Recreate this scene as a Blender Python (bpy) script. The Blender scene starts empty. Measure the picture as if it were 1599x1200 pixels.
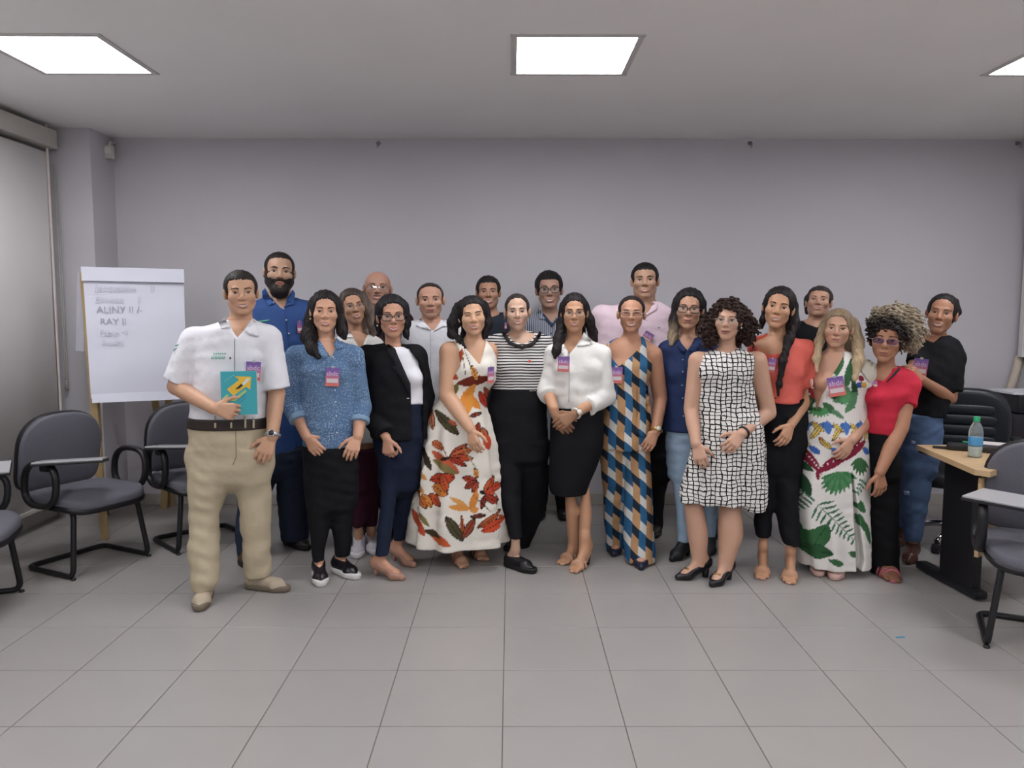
import bpy, bmesh, math
import numpy as np
from mathutils import Vector, Matrix
from mathutils.bvhtree import BVHTree
from mathutils.geometry import delaunay_2d_cdt

# ---------------------------------------------------------------- scene, camera, world, exposure
sc = bpy.context.scene
COL = sc.collection
FPX, PITCH, YAW, ROLL, TILE = 1218.9, 0.09356, 0.00229, -0.00095, 0.45
CAMH = 3.3737 * TILE
def _rot(ax, a):
    c, s = math.cos(a), math.sin(a)
    return np.array([[1,0,0],[0,c,-s],[0,s,c]] if ax == 'x' else [[c,0,s],[0,1,0],[-s,0,c]] if ax == 'y' else [[c,-s,0],[s,c,0],[0,0,1]])
RC = _rot('y', -ROLL) @ _rot('x', PITCH) @ _rot('z', YAW)      # room axes -> camera axes (right, forward, up)
EYE = np.array([0, 0, CAMH])
cam = bpy.data.cameras.new('camera'); camo = bpy.data.objects.new('camera', cam); COL.objects.link(camo)
_r, _f, _u = RC[0], RC[1], RC[2]
camo.matrix_world = Matrix(((_r[0], _u[0], -_f[0], 0), (_r[1], _u[1], -_f[1], 0), (_r[2], _u[2], -_f[2], CAMH), (0, 0, 0, 1)))
cam.sensor_width = 36; cam.lens = FPX / 1599 * 36; cam.clip_start = 0.05; cam.clip_end = 60
sc.camera = camo
sc.view_settings.view_transform = 'Standard'; sc.view_settings.look = 'None'
sc.view_settings.gamma = 1; sc.view_settings.use_curve_mapping = False
sc.view_settings.exposure = EXPOSURE = 0.0
wd = bpy.data.worlds.new('world'); sc.world = wd; wd.use_nodes = True
wd.node_tree.nodes['Background'].inputs[0].default_value = (0.5, 0.52, 0.56, 1)
wd.node_tree.nodes['Background'].inputs[1].default_value = 0.02
PANEL_POWER = 23.5

def ray(px, py):
    return RC.T @ np.array([(px - 799.5) / FPX, 1.0, -(py - 600) / FPX])
def W(px, py, Y):                     # the room point at depth Y seen at a photograph position
    d = ray(px, py); return EYE + d * (Y / d[1])
def FL(px, py, z=0.0):                # the point at height z
    d = ray(px, py); return EYE + d * ((z - CAMH) / d[2])
def mpp(Y): return (Y * math.cos(PITCH) + .05) / FPX

# ---------------------------------------------------------------- materials
def lin(c):
    if isinstance(c, str):
        c = [int(c[i:i + 2], 16) / 255 for i in (1, 3, 5)]
    return tuple(((v + .055) / 1.055) ** 2.4 if v > .04045 else v / 12.92 for v in c[:3]) + (1,)
class NT:
    """tiny helper to write node maths"""
    def __init__(s, name):
        s.m = bpy.data.materials.new(name); s.m.use_nodes = True; s.t = s.m.node_tree; s.n = s.t.nodes
        s.b = s.n['Principled BSDF']
    def new(s, t, **kw):
        n = s.n.new(t)
        for k, v in kw.items(): setattr(n, k, v)
        return n
    def put(s, sock, v):
        if isinstance(v, bpy.types.NodeSocket): s.t.links.new(v, sock)
        elif isinstance(v, (tuple, list)) and len(v) == 3 and sock.type == 'RGBA': sock.default_value = tuple(v) + (1,)
        else: sock.default_value = v
    def ma(s, op, a, b=0.0, c=0.0):
        n = s.new('ShaderNodeMath', operation=op)
        s.put(n.inputs[0], a); s.put(n.inputs[1], b); s.put(n.inputs[2], c)
        return n.outputs[0]
    def mix(s, f, a, b):
        n = s.new('ShaderNodeMix', data_type='RGBA')
        s.put(n.inputs[0], f); s.put(n.inputs[6], a); s.put(n.inputs[7], b)
        return n.outputs[2]
    def xyz(s, kind='Object'):
        tc = s.new('ShaderNodeTexCoord'); sp = s.new('ShaderNodeSeparateXYZ'); s.tc = tc.outputs[kind]
        s.t.links.new(s.tc, sp.inputs[0]); return sp.outputs
    def vec(s, x, y, z):
        n = s.new('ShaderNodeCombineXYZ')
        for i, v in enumerate((x, y, z)): s.put(n.inputs[i], v)
        return n.outputs[0]
    def noise(s, scale, detail=2.0, vec=None, col=False):
        n = s.new('ShaderNodeTexNoise'); n.inputs['Scale'].default_value = scale; n.inputs['Detail'].default_value = detail
        if vec is None:
            if not hasattr(s, 'tc'): s.xyz()
            vec = s.tc
        s.t.links.new(vec, n.inputs['Vector']); return n.outputs['Color' if col else 'Fac']
    def voro(s, scale, vec=None, out='Distance'):
        n = s.new('ShaderNodeTexVoronoi'); n.inputs['Scale'].default_value = scale
        if vec is None:
            if not hasattr(s, 'tc'): s.xyz()
            vec = s.tc
        s.t.links.new(vec, n.inputs['Vector']); return n.outputs[out]
    def bump(s, h, strength=.3, dist=.01):
        n = s.new('ShaderNodeBump'); n.inputs['Strength'].default_value = strength; n.inputs['Distance'].default_value = dist
        s.t.links.new(h, n.inputs['Height']); s.t.links.new(n.outputs[0], s.b.inputs['Normal'])
    def done(s, col, rough=.6, metal=0.0, spec=.5):
        s.put(s.b.inputs['Base Color'], col); s.put(s.b.inputs['Roughness'], rough); s.b.inputs['Metallic'].default_value = metal
        s.b.inputs['Specular IOR Level'].default_value = spec
        return s.m
_mc = {}
def mat(col, rough=.6, metal=0.0, spec=.4, name='paint', var=.06, nscale=14.0, bump=0.0, bscale=60.0, fold=0.0, emit=0.0):
    key = (str(col), rough, metal, spec, name, var, nscale, bump, bscale, fold, emit)
    if key in _mc: return _mc[key]
    n = NT(name); c = lin(col)
    n.xyz()
    f = n.noise(nscale, 3)
    k = tuple(v * (1 - var) for v in c[:3]); k2 = tuple(min(1, v * (1 + var)) for v in c[:3])
    o = n.mix(f, k, k2)
    if fold: n.bump(n.noise(9.0, 3.0), fold, .03)
    elif bump: n.bump(n.noise(bscale, 3), bump, .004)
    if emit:
        n.put(n.b.inputs['Emission Color'], c); n.b.inputs['Emission Strength'].default_value = emit
    _mc[key] = n.done(o, rough, metal, spec)
    return _mc[key]
def cloth(col, rough=.85, fold=.35, var=.05): return mat(col, rough, 0, .2, 'cloth', var, 20.0, 0, 0, fold)
def skin(col):
    key = ('skin', col)
    if key in _mc: return _mc[key]
    n = NT('skin'); c = lin(col); n.xyz()
    o = n.mix(n.noise(18, 3), tuple(v * f for v, f in zip(c[:3], (.95, .93, .92))), tuple(min(1, v * f) for v, f in zip(c[:3], (1.04, 1.03, 1.03))))
    n.b.inputs['Subsurface Weight'].default_value = .08; n.b.inputs['Subsurface Radius'].default_value = (.012, .005, .003)
    n.b.inputs['Subsurface Scale'].default_value = 1.0
    _mc[key] = n.done(o, .48, 0, .35); return _mc[key]
def hairmat(col, col2=None, z0=0, z1=1, streak=.35, curly=False):
    key = ('hair', col, col2, z0, z1, streak, curly)
    if key in _mc: return _mc[key]
    n = NT('hair'); x, y, z = n.xyz()
    v = n.vec(n.ma('MULTIPLY', x, 1.0), n.ma('MULTIPLY', y, 1.0), n.ma('MULTIPLY', z, .5 if curly else .07))
    s = n.noise(90 if curly else 130, 3, v)
    a = lin(col)[:3]; o = n.mix(s, tuple(c * (1 - streak) for c in a), tuple(min(1, c * (1 + streak * 1.6)) for c in a))
    if col2:
        b = lin(col2)[:3]; o2 = n.mix(s, tuple(c * .6 for c in b), tuple(min(1, c * 1.35) for c in b))
        t = n.ma('ADD', n.ma('DIVIDE', n.ma('SUBTRACT', z, z0), z1 - z0), n.ma('MULTIPLY', n.ma('SUBTRACT', n.noise(25, 2, v), .5), 1.2))
        c = n.new('ShaderNodeClamp'); n.put(c.inputs[0], t); o = n.mix(c.outputs[0], o, o2)
    n.bump(s, .5, .006)
    _mc[key] = n.done(o, .55, 0, .25); return _mc[key]

# ---------------------------------------------------------------- meshes
def raw_mesh(name, parts, smooth=True):
    """parts: (verts Nx3, faces (array Mx3/Mx4 or list of tuples), material)"""
    me = bpy.data.meshes.new(name)
    V, loops, starts, totals, mi, mats = [], [], [], [], [], []
    o = 0
    for v, f, m in parts:
        v = np.asarray(v, float).reshape(-1, 3)
        if m not in mats: mats.append(m)
        i = mats.index(m)
        groups = [f] if isinstance(f, np.ndarray) else [np.array([q for q in f if len(q) == k]) for k in sorted({len(q) for q in f})]
        for g in groups:
            if not len(g): continue
            k = g.shape[1]; loops.append((g + o).ravel()); totals.append(np.full(len(g), k)); mi.append(np.full(len(g), i))
        V.append(v); o += len(v)
    V = np.concatenate(V); loops = np.concatenate(loops).astype(np.int32); totals = np.concatenate(totals).astype(np.int32)
    starts = np.concatenate([[0], np.cumsum(totals)[:-1]]).astype(np.int32)
    me.vertices.add(len(V)); me.vertices.foreach_set('co', V.astype(np.float32).ravel())
    me.loops.add(len(loops)); me.loops.foreach_set('vertex_index', loops)
    me.polygons.add(len(totals)); me.polygons.foreach_set('loop_start', starts)
    try: me.polygons.foreach_set('loop_total', totals)
    except Exception: pass
    me.polygons.foreach_set('material_index', np.concatenate(mi).astype(np.int32))
    me.polygons.foreach_set('use_smooth', np.full(len(totals), smooth))
    for m in mats: me.materials.append(m)
    me.update(calc_edges=True)
    if not smooth: me.validate()
    return me
def link(name, me, parent=None, loc=(0, 0, 0), **props):
    o = bpy.data.objects.new(name, me); COL.objects.link(o); o.location = loc
    if parent is not None: o.parent = parent
    for k, v in props.items():
        if v: o[k] = v
    return o
def sharp(me, deg=40):
    try: me.set_sharp_from_angle(angle=math.radians(deg))
    except Exception: pass
    return me
def box_vf(c, s, R=None, bev=0.0):
    """box with chamfered edges when bev > 0"""
    hx, hy, hz = (np.array(s) / 2)
    if bev <= 0:
        v = np.array([(x, y, z) for x in (-hx, hx) for y in (-hy, hy) for z in (-hz, hz)])
        f = [(0, 1, 3, 2), (4, 6, 7, 5), (0, 4, 5, 1), (2, 3, 7, 6), (0, 2, 6, 4), (1, 5, 7, 3)]
    else:
        bm = bmesh.new(); bmesh.ops.create_cube(bm, size=1.0)
        bmesh.ops.scale(bm, vec=s, verts=bm.verts)
        bmesh.ops.bevel(bm, geom=bm.edges[:], offset=bev, segments=2, profile=.6, affect='EDGES')
        bm.verts.index_update(); v = np.array([p.co[:] for p in bm.verts]); f = [tuple(p.index for p in q.verts) for q in bm.faces]; bm.free()
    if R is not None: v = v @ np.asarray(R).T
    return v + np.array(c), f
def round_path(pts, r, n=6):
    P = [np.array(p, float) for p in pts]; out = [P[0]]
    for a, b, c in zip(P[:-2], P[1:-1], P[2:]):
        u, w = a - b, c - b; lu, lw = np.linalg.norm(u), np.linalg.norm(w)
        d = min(r, lu * .49, lw * .49); p, q = b + u / lu * d, b + w / lw * d
        for t in np.linspace(0, 1, n): out.append((1 - t) ** 2 * p + 2 * t * (1 - t) * b + t * t * q)
    out.append(P[-1]); return out
def tube_vf(pts, r, sides=8, closed=False, flat=1.0, up=(0, 0, 1)):
    P = np.array(pts, float); n = len(P)
    rr = np.full(n, r) if np.isscalar(r) else np.array(r)
    T = np.roll(P, -1, 0) - np.roll(P, 1, 0)
    if not closed: T[0] = P[1] - P[0]; T[-1] = P[-1] - P[-2]
    T /= np.linalg.norm(T, axis=1)[:, None] + 1e-12
    u = np.array(up, float); a = u - T[0] * (u @ T[0])
    if np.linalg.norm(a) < .05: u = np.array([1.0, .2, 0]); a = u - T[0] * (u @ T[0])
    a /= np.linalg.norm(a); V = []
    for i in range(n):
        a = a - T[i] * (a @ T[i]); a /= np.linalg.norm(a) + 1e-12; b = np.cross(T[i], a)
        for k in range(sides):
            th = 2 * math.pi * k / sides; V.append(P[i] + rr[i] * (a * math.cos(th) * flat + b * math.sin(th)))
    F = []
    for i in range(n if closed else n - 1):
        j = (i + 1) % n
        for k in range(sides):
            l = (k + 1) % sides; F.append((i * sides + k, i * sides + l, j * sides + l, j * sides + k))
    if not closed:
        F.append(tuple(range(sides))[::-1]); F.append(tuple((n - 1) * sides + k for k in range(sides)))
    return np.array(V), F
def lathe_vf(prof, sides=20, c=(0, 0, 0), R=None):
    V, F = [], []
    for r, z in prof:
        for k in range(sides): V.append((r * math.cos(2 * math.pi * k / sides), r * math.sin(2 * math.pi * k / sides), z))
    for i in range(len(prof) - 1):
        for k in range(sides):
            l = (k + 1) % sides; F.append((i * sides + k, i * sides + l, (i + 1) * sides + l, (i + 1) * sides + k))
    F.append(tuple(range(sides))[::-1]); F.append(tuple((len(prof) - 1) * sides + k for k in range(sides)))
    V = np.array(V)
    if R is not None: V = V @ np.asarray(R).T
    return V + np.array(c), F

# ---------------------------------------------------------------- signed distance modelling
def surfnet(F, ax):
    s = F < 0; S = s.astype(np.int8)
    c = S[:-1] + S[1:]; c = c[:, :-1] + c[:, 1:]; c = c[:, :, :-1] + c[:, :, 1:]
    act = (c > 0) & (c < 8); I = np.nonzero(act); N = len(I[0])
    if not N: return np.zeros((0, 3)), np.zeros((0, 4), int)
    ids = np.full(act.shape, -1, np.int32); ids[I] = np.arange(N)
    acc = np.zeros((N, 3)); cnt = np.zeros(N); ii, jj, kk = I
    val = {(a, b, d): F[ii + a, jj + b, kk + d] for a in (0, 1) for b in (0, 1) for d in (0, 1)}
    for p in val:
        for axn in range(3):
            if p[axn]: continue
            q = list(p); q[axn] = 1; v0, v1 = val[p], val[tuple(q)]
            m = (v0 < 0) != (v1 < 0); t = np.where(m, v0 / np.where(m, v0 - v1, 1), 0)
            cnt += m
            for d in range(3): acc[:, d] += m * (p[d] + (t if d == axn else 0))
    acc /= cnt[:, None]; V = np.empty((N, 3))
    for d in range(3):
        a = ax[d]; V[:, d] = a[I[d]] + acc[:, d] * (a[1] - a[0])
    Q = []
    for axn in range(3):
        sl0 = [slice(1, -1)] * 3; sl1 = [slice(1, -1)] * 3; sl0[axn] = slice(0, -1); sl1[axn] = slice(1, None)
        m = s[tuple(sl0)] != s[tuple(sl1)]; E = np.nonzero(m)
        e = [E[0] + (axn != 0), E[1] + (axn != 1), E[2] + (axn != 2)]
        ins = s[e[0], e[1], e[2]]; o = [d for d in range(3) if d != axn]
        def cell(da, db):
            q = [x.copy() for x in e]; q[o[0]] -= da; q[o[1]] -= db; return ids[q[0], q[1], q[2]]
        q = np.stack([cell(1, 1), cell(0, 1), cell(0, 0), cell(1, 0)], 1)
        flip = ins if axn != 1 else ~ins
        q[~flip] = q[~flip][:, ::-1]; Q.append(q)
    return V, np.concatenate(Q)

class Model:
    def __init__(s): s.p = []; s.lo = np.full(3, 1e9); s.hi = -s.lo
    def add(s, fn, lo, hi, k, op='u'):
        lo, hi = np.array(lo, float), np.array(hi, float)
        if op == 'u': s.lo = np.minimum(s.lo, lo); s.hi = np.maximum(s.hi, hi)
        s.p.append((fn, lo, hi, k, op)); return s
    def cap(s, a, b, ra, rb=None, k=.02, flat=False, op='u', flat0=False):
        a, b = np.array(a, float), np.array(b, float); rb = ra if rb is None else rb
        ab = b - a; L2 = max(ab @ ab, 1e-9); L = math.sqrt(L2); r = max(ra, rb)
        def fn(X, Y, Z):
            x, y, z = X - a[0], Y - a[1], Z - a[2]; tu = (x * ab[0] + y * ab[1] + z * ab[2]) / L2; t = np.clip(tu, 0, 1)
            d = np.sqrt((x - t * ab[0]) ** 2 + (y - t * ab[1]) ** 2 + (z - t * ab[2]) ** 2) - (ra + (rb - ra) * t)
            if flat: d = np.maximum(d, (tu - 1) * L)
            if flat0: d = np.maximum(d, -tu * L)
            return d
        return s.add(fn, np.minimum(a, b) - r, np.maximum(a, b) + r, k, op)
    def ell(s, c, r, R=None, k=.02, op='u'):
        c, r = np.array(c, float), np.array(r, float); R = np.eye(3) if R is None else R
        def fn(X, Y, Z):
            x, y, z = X - c[0], Y - c[1], Z - c[2]
            q = [(x * R[0, i] + y * R[1, i] + z * R[2, i]) / r[i] for i in range(3)]
            k0 = np.sqrt(q[0] ** 2 + q[1] ** 2 + q[2] ** 2); k1 = np.sqrt((q[0] / r[0]) ** 2 + (q[1] / r[1]) ** 2 + (q[2] / r[2]) ** 2)
            return k0 * (k0 - 1) / (k1 + 1e-9)
        m = np.sqrt(((R * r) ** 2).sum(1)); return s.add(fn, c - m, c + m, k, op)
    def rbox(s, c, h, rad, R=None, k=.005, op='u'):
        c, h = np.array(c, float), np.array(h, float); R = np.eye(3) if R is None else R
        def fn(X, Y, Z):
            x, y, z = X - c[0], Y - c[1], Z - c[2]
            q = [np.abs(x * R[0, i] + y * R[1, i] + z * R[2, i]) - h[i] + rad for i in range(3)]
            return np.sqrt(sum(np.maximum(v, 0) ** 2 for v in q)) + np.minimum(np.maximum(np.maximum(q[0], q[1]), q[2]), 0) - rad
        m = np.sqrt(((R * h) ** 2).sum(1)); return s.add(fn, c - m, c + m, k, op)
    def loft(s, L, off=0.0, z0=None, z1=None, k=.02, pleat=None, op='u', clipx=None):
        """L: array rows z, cx, cy, a, b (z ascending)"""
        zt = L[-1, 0] if z1 is None else z1; zb = L[0, 0] if z0 is None else z0
        zs = np.linspace(L[0, 0], L[-1, 0], 90); D = [pchip(L[:, 0], L[:, i], zs) for i in range(1, 5)]
        def fn(X, Y, Z):
            z = Z.ravel(); cx, cy, a, b = [np.interp(z, zs, d)[None, None, :] for d in D]
            a = np.maximum(a + off, .006); b = np.maximum(b + off, .006)
            u, v = (X - cx) / a, (Y - cy) / b; d = (np.sqrt(u * u + v * v) - 1) * np.minimum(a, b)
            if pleat:
                n, amp, ztop, ph = pleat; th = np.arctan2(v, u)
                g = np.clip((ztop - Z) / .45, 0, 1); d = d + amp * g * np.sin(n * th + ph + 1.3 * np.sin(3 * th) + 2.0 * (Z - ztop))
            return np.maximum(d, np.maximum(Z - zt, zb - Z))
        a, b = L[:, 3].max() + max(off, 0), L[:, 4].max() + max(off, 0)
        return s.add(fn, (L[:, 1].min() - a, L[:, 2].min() - b, zb), (L[:, 1].max() + a, L[:, 2].max() + b, zt), k, op)
    def prism(s, poly, ya, yb, k=.004, op='s'):
        """polygon in x,z extruded between two depths"""
        P = np.array(poly)
        def fn(X, Y, Z):
            x = X[:, :, 0]; z = Z[:, 0, :]; d = np.full((x.shape[0], z.shape[1]), 1e9); sg = np.ones_like(d)
            n = len(P)
            for i in range(n):
                a, b = P[i], P[i - 1]; e = b - a; wx, wz = x - a[0], z - a[1]
                t = np.clip((wx * e[0] + wz * e[1]) / (e @ e + 1e-12), 0, 1)
                d = np.minimum(d, (wx - t * e[0]) ** 2 + (wz - t * e[1]) ** 2)
                c1, c2, c3 = z >= a[1], z < b[1], e[0] * wz > e[1] * wx
                flip = (c1 & c2 & c3) | (~c1 & ~c2 & ~c3); sg = np.where(flip, -sg, sg)
            d = sg * np.sqrt(d)
            return np.maximum(d[:, None, :], np.maximum(Y - yb, ya - Y))
        return s.add(fn, (P[:, 0].min(), ya, P[:, 1].min()), (P[:, 0].max(), yb, P[:, 1].max()), k, op)
    def cut(s, pt, nrm):
        pt, nrm = np.array(pt, float), np.array(nrm, float)
        s.p.append((lambda X, Y, Z: (X - pt[0]) * nrm[0] + (Y - pt[1]) * nrm[1] + (Z - pt[2]) * nrm[2], None, None, 0, 'i')); return s
    def disp(s, fn): s.p.append((fn, None, None, 0, 'd')); return s
    def field(s, lo, hi, h):
        ax = [np.arange(math.floor(lo[i] / h) * h, hi[i] + h, h) for i in range(3)]
        F = np.full([len(a) for a in ax], .1, np.float32)
        for fn, l, u, k, op in s.p:
            if l is None: sl = [slice(None)] * 3
            else:
                pad = k + 3 * h; sl = []
                for i in range(3):
                    i0 = int(np.searchsorted(ax[i], l[i] - pad)); i1 = int(np.searchsorted(ax[i], u[i] + pad)); sl.append(slice(i0, i1))
                if any(q.stop - q.start < 2 for q in sl): continue
            g = np.ix_(*[ax[i][sl[i]].astype(np.float32) for i in range(3)])
            d = fn(*g); A = F[tuple(sl)]
            if op == 'u':
                if k > 0: hh = np.maximum(k - np.abs(A - d), 0) / k; F[tuple(sl)] = np.minimum(A, d) - hh * hh * k * .25
                else: F[tuple(sl)] = np.minimum(A, d)
            elif op == 's':
                if k > 0: hh = np.maximum(k - np.abs(A + d), 0) / k; F[tuple(sl)] = np.maximum(A, -d) + hh * hh * k * .25
                else: F[tuple(sl)] = np.maximum(A, -d)
            elif op == 'i': F[tuple(sl)] = np.maximum(A, d)
            else: F[tuple(sl)] = A + d
        return F, ax
    def mesh(s, h, lo=None, hi=None, closed=True):
        lo = s.lo - .02 - h if lo is None else np.array(lo); hi = s.hi + .02 + h if hi is None else np.array(hi)
        F, ax = s.field(lo, hi, h)
        if closed:
            for i in range(3):
                sl = [slice(None)] * 3; sl[i] = 0; F[tuple(sl)] = np.maximum(F[tuple(sl)], 1e-3); sl[i] = -1; F[tuple(sl)] = np.maximum(F[tuple(sl)], 1e-3)
        return surfnet(F, ax)
def pchip(x, y, xs):
    h = np.diff(x); dl = np.diff(y) / h; m = np.zeros(len(x))
    for i in range(1, len(x) - 1):
        if dl[i - 1] * dl[i] > 0:
            w1, w2 = 2 * h[i] + h[i - 1], h[i] + 2 * h[i - 1]; m[i] = (w1 + w2) / (w1 / dl[i - 1] + w2 / dl[i])
    m[0], m[-1] = dl[0], dl[-1]
    i = np.clip(np.searchsorted(x, xs) - 1, 0, len(x) - 2); t = (xs - x[i]) / h[i]
    return (2*t**3-3*t**2+1)*y[i] + (t**3-2*t**2+t)*h[i]*m[i] + (-2*t**3+3*t**2)*y[i+1] + (t**3-t**2)*h[i]*m[i+1]
def folds(seed, amp, sx=22.0, sz=14.0):
    r = np.random.default_rng(seed); K = [(r.normal(0, sx), r.normal(0, sx), r.normal(0, sz), r.uniform(0, 6.28)) for _ in range(4)]
    def fn(X, Y, Z):
        d = 0
        for a, b, c, p in K: d = d + np.sin(a * X + b * Y + c * Z + p)
        return (amp * .5) * d
    return fn
def unit(v): v = np.array(v, float); return v / (np.linalg.norm(v) + 1e-12)
# ---------------------------------------------------------------- the room
WALLY, CEIL, XL, XR, YB = 6.03, 2.81, -3.37, 3.93, -4.6
def wallmat(c, name='wall_paint', b=.06):
    n = NT(name); n.xyz(); k = lin(c)[:3]
    o = n.mix(n.noise(2.2, 4), tuple(v * .965 for v in k), tuple(v * 1.03 for v in k)); n.bump(n.noise(160, 3), b, .003)
    return n.done(o, .75, 0, .25)
MW = wallmat('#c8c5cb'); MCE = wallmat('#f1efee', 'ceiling_paint', .03); MWL = wallmat('#d0cdcf', 'side_wall_paint')
def structure(name, v, f, m, parent=None, smooth=False):
    return link(name, raw_mesh(name, [(np.array(v, float), f, m)], smooth), parent, kind=None if parent else 'structure')
def sbox(name, lo, hi, m, parent=None):
    lo, hi = np.array(lo, float), np.array(hi, float); v, f = box_vf((lo + hi) / 2, hi - lo); return structure(name, v, f, m, parent)
sbox('wall_back', (XL - .2, WALLY, -.05), (XR + .2, WALLY + .15, CEIL + .1), MW)
sbox('wall_right', (XR, YB, -.05), (XR + .15, WALLY, CEIL + .1), MWL)
sbox('wall_front', (XL - .2, YB - .15, -.05), (XR + .2, YB, CEIL + .1), MWL)
# left wall with a window opening behind the roller blind
WY0, WY1, WZ0, WZ1 = 1.2, 5.60, .25, 2.60
vs, fs = [], []
for lo, hi in (((XL - .15, YB, -.05), (XL, WY0, CEIL + .1)), ((XL - .15, WY1, -.05), (XL, WALLY, CEIL + .1)), ((XL - .15, WY0, -.05), (XL, WY1, WZ0)), ((XL - .15, WY0, WZ1), (XL, WY1, CEIL + .1))):
    v, f = box_vf((np.array(lo) + hi) / 2, np.array(hi) - lo); fs += [tuple(i + 8 * len(vs) for i in q) for q in f]; vs.append(v)
structure('wall_left', np.concatenate(vs), fs, MWL)
colx0, colx1, coly = W(100, 201, 5.70)[0], W(139, 201, 5.70)[0], 5.70
sbox('column', (XL - .01, coly, 0), (colx1, WALLY + .01, CEIL), MW)
wf = structure('window_1', *box_vf((XL - .10, (WY0 + WY1) / 2, (WZ0 + WZ1) / 2), (.012, WY1 - WY0, WZ1 - WZ0)), mat('#cfd4d6', .1, name='window_glass'))
al = mat('#b9babb', .35, .8)
for y in (WY0 + .03, WY0 + 1.46, WY0 + 2.93, WY1 - .03): structure('window_frame', *box_vf((XL - .09, y, (WZ0 + WZ1) / 2), (.05, .05, WZ1 - WZ0)), al, wf)
for z in (WZ0 + .025, WZ1 - .025): structure('window_frame', *box_vf((XL - .09, (WY0 + WY1) / 2, z), (.05, WY1 - WY0, .05)), al, wf)
# ceiling with openings for the light panels
PX = [(.030, .607), (.030 - 2.56, .607 - 2.56), (.030 + 2.58, .607 + 2.58)]; PY = [(3.822, 4.400), (1.75, 2.33), (-.35, .23), (-2.5, -1.92)]
xs = sorted([XL - .2, XR + .2] + [v for p in PX for v in p]); ys = sorted([YB - .1, WALLY + .1] + [v for p in PY for v in p]); vs, fs = [], []
for i in range(len(xs) - 1):
    for j in range(len(ys) - 1):
        if any(abs(xs[i] - p[0]) < 1e-6 for p in PX) and any(abs(ys[j] - p[0]) < 1e-6 for p in PY): continue
        v, f = box_vf(((xs[i] + xs[i + 1]) / 2, (ys[j] + ys[j + 1]) / 2, CEIL + .05), (xs[i + 1] - xs[i], ys[j + 1] - ys[j], .1))
        fs += [tuple(k + 8 * len(vs) for k in q) for q in f]; vs.append(v)
structure('ceiling', np.concatenate(vs), fs, MCE)
lampm = mat('#fbfcff', .5, name='lit_diffuser', emit=PANEL_POWER); framem = mat('#c4c1c0', .5)
names = {(0, 0): 'middle of the three lit square ceiling panels above the group', (0, 1): 'lit square ceiling panel above the flip chart side of the room', (0, 2): 'lit square ceiling panel above the desk side, cut by the frame'}
for j, (y0, y1) in enumerate(PY):
    for i, (x0, x1) in enumerate(PX):
        c = ((x0 + x1) / 2, (y0 + y1) / 2, CEIL); t = bpy.data.objects.new('ceiling_light', None); COL.objects.link(t); t.location = c
        t['label'] = names.get((j, i), 'lit square ceiling panel outside the frame, %s row, %s' % (('', 'first', 'second', 'last')[j], ('middle', 'window side', 'desk side')[i])); t['category'] = 'ceiling light'; t['group'] = 'square ceiling light panels'
        w = x1 - x0; fr = []
        for (cx, cy, sx, sy) in ((0, w / 2 + .012, w + .06, .030), (0, -w / 2 - .012, w + .06, .030), (w / 2 + .012, 0, .030, w), (-w / 2 - .012, 0, .030, w)): fr.append((*box_vf((cx, cy, -.002), (sx, sy, .008), None, .002), framem))
        link('frame', raw_mesh('frame', fr, False), t)
        link('diffuser', raw_mesh('diffuser', [(*box_vf((0, 0, .015), (w, w, .012)), lampm)], False), t)
# floor: a bed of grout and separate tiles with eased edges
sbox('floor', (XL - .2, YB - .1, -.12), (XR + .2, WALLY + .1, -.0035), mat('#756f69', .9, name='grout'))
floor = bpy.data.objects['floor']
def tilemat():
    n = NT('porcelain_tile'); n.xyz(); k = lin('#989491')[:3]; oi = n.new('ShaderNodeObjectInfo')
    o = n.mix(n.noise(5, 5), tuple(v * .95 for v in k), tuple(v * 1.05 for v in k)); o = n.mix(n.ma('MULTIPLY', oi.outputs['Random'], .16), o, tuple(v * .8 for v in k))
    rg = n.ma('ADD', n.ma('MULTIPLY', n.noise(11, 3), .16), .25)
    n.bump(n.noise(70, 3), .03, .002); return n.done(o, rg, 0, .45)
TM = tilemat(); g = .0040; tv, tf = box_vf((0, 0, -.010), (TILE - g, TILE - g, .020)); b_ = .0012
def tile_mesh(sx, sy):
    a, b = sx / 2, sy / 2
    v = [(-a, -b, -.02), (a, -b, -.02), (a, b, -.02), (-a, b, -.02), (-a, -b, -b_), (a, -b, -b_), (a, b, -b_), (-a, b, -b_), (-a + b_, -b + b_, 0), (a - b_, -b + b_, 0), (a - b_, b - b_, 0), (-a + b_, b - b_, 0)]
    f = [(8, 9, 10, 11)] + [(i, (i + 1) % 4, 4 + (i + 1) % 4, 4 + i) for i in range(4)] + [(4 + i, 4 + (i + 1) % 4, 8 + (i + 1) % 4, 8 + i) for i in range(4)]
    return np.array(v), f
me = raw_mesh('tile', [(*tile_mesh(TILE - g, TILE - g), TM)], False); x0 = -.05957 * TILE; y0 = 6.0714 * TILE; rest = []; cnt = 0
for j in range(-17, 9):
    for i in range(-9, 10):
        xa, xb = x0 + i * TILE, x0 + (i + 1) * TILE; ya, yb = y0 + j * TILE, y0 + (j + 1) * TILE
        xa, xb, ya, yb = max(xa, XL), min(xb, XR), max(ya, YB), min(yb, WALLY)
        if xb - xa < .03 or yb - ya < .03: continue
        c = ((xa + xb) / 2, (ya + yb) / 2, 0); full = xb - xa > TILE - .001 and yb - ya > TILE - .001
        inview = yb > 1.9 and abs(c[0]) < c[1] * .70 + .5 and cnt < 290
        if inview: link('tile', me if full else raw_mesh('tile', [(*tile_mesh(xb - xa - g, yb - ya - g), TM)], False), floor, c); cnt += 1
        else: v, f = tile_mesh(xb - xa - g, yb - ya - g); rest.append((v + np.array(c), f, TM))
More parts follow.
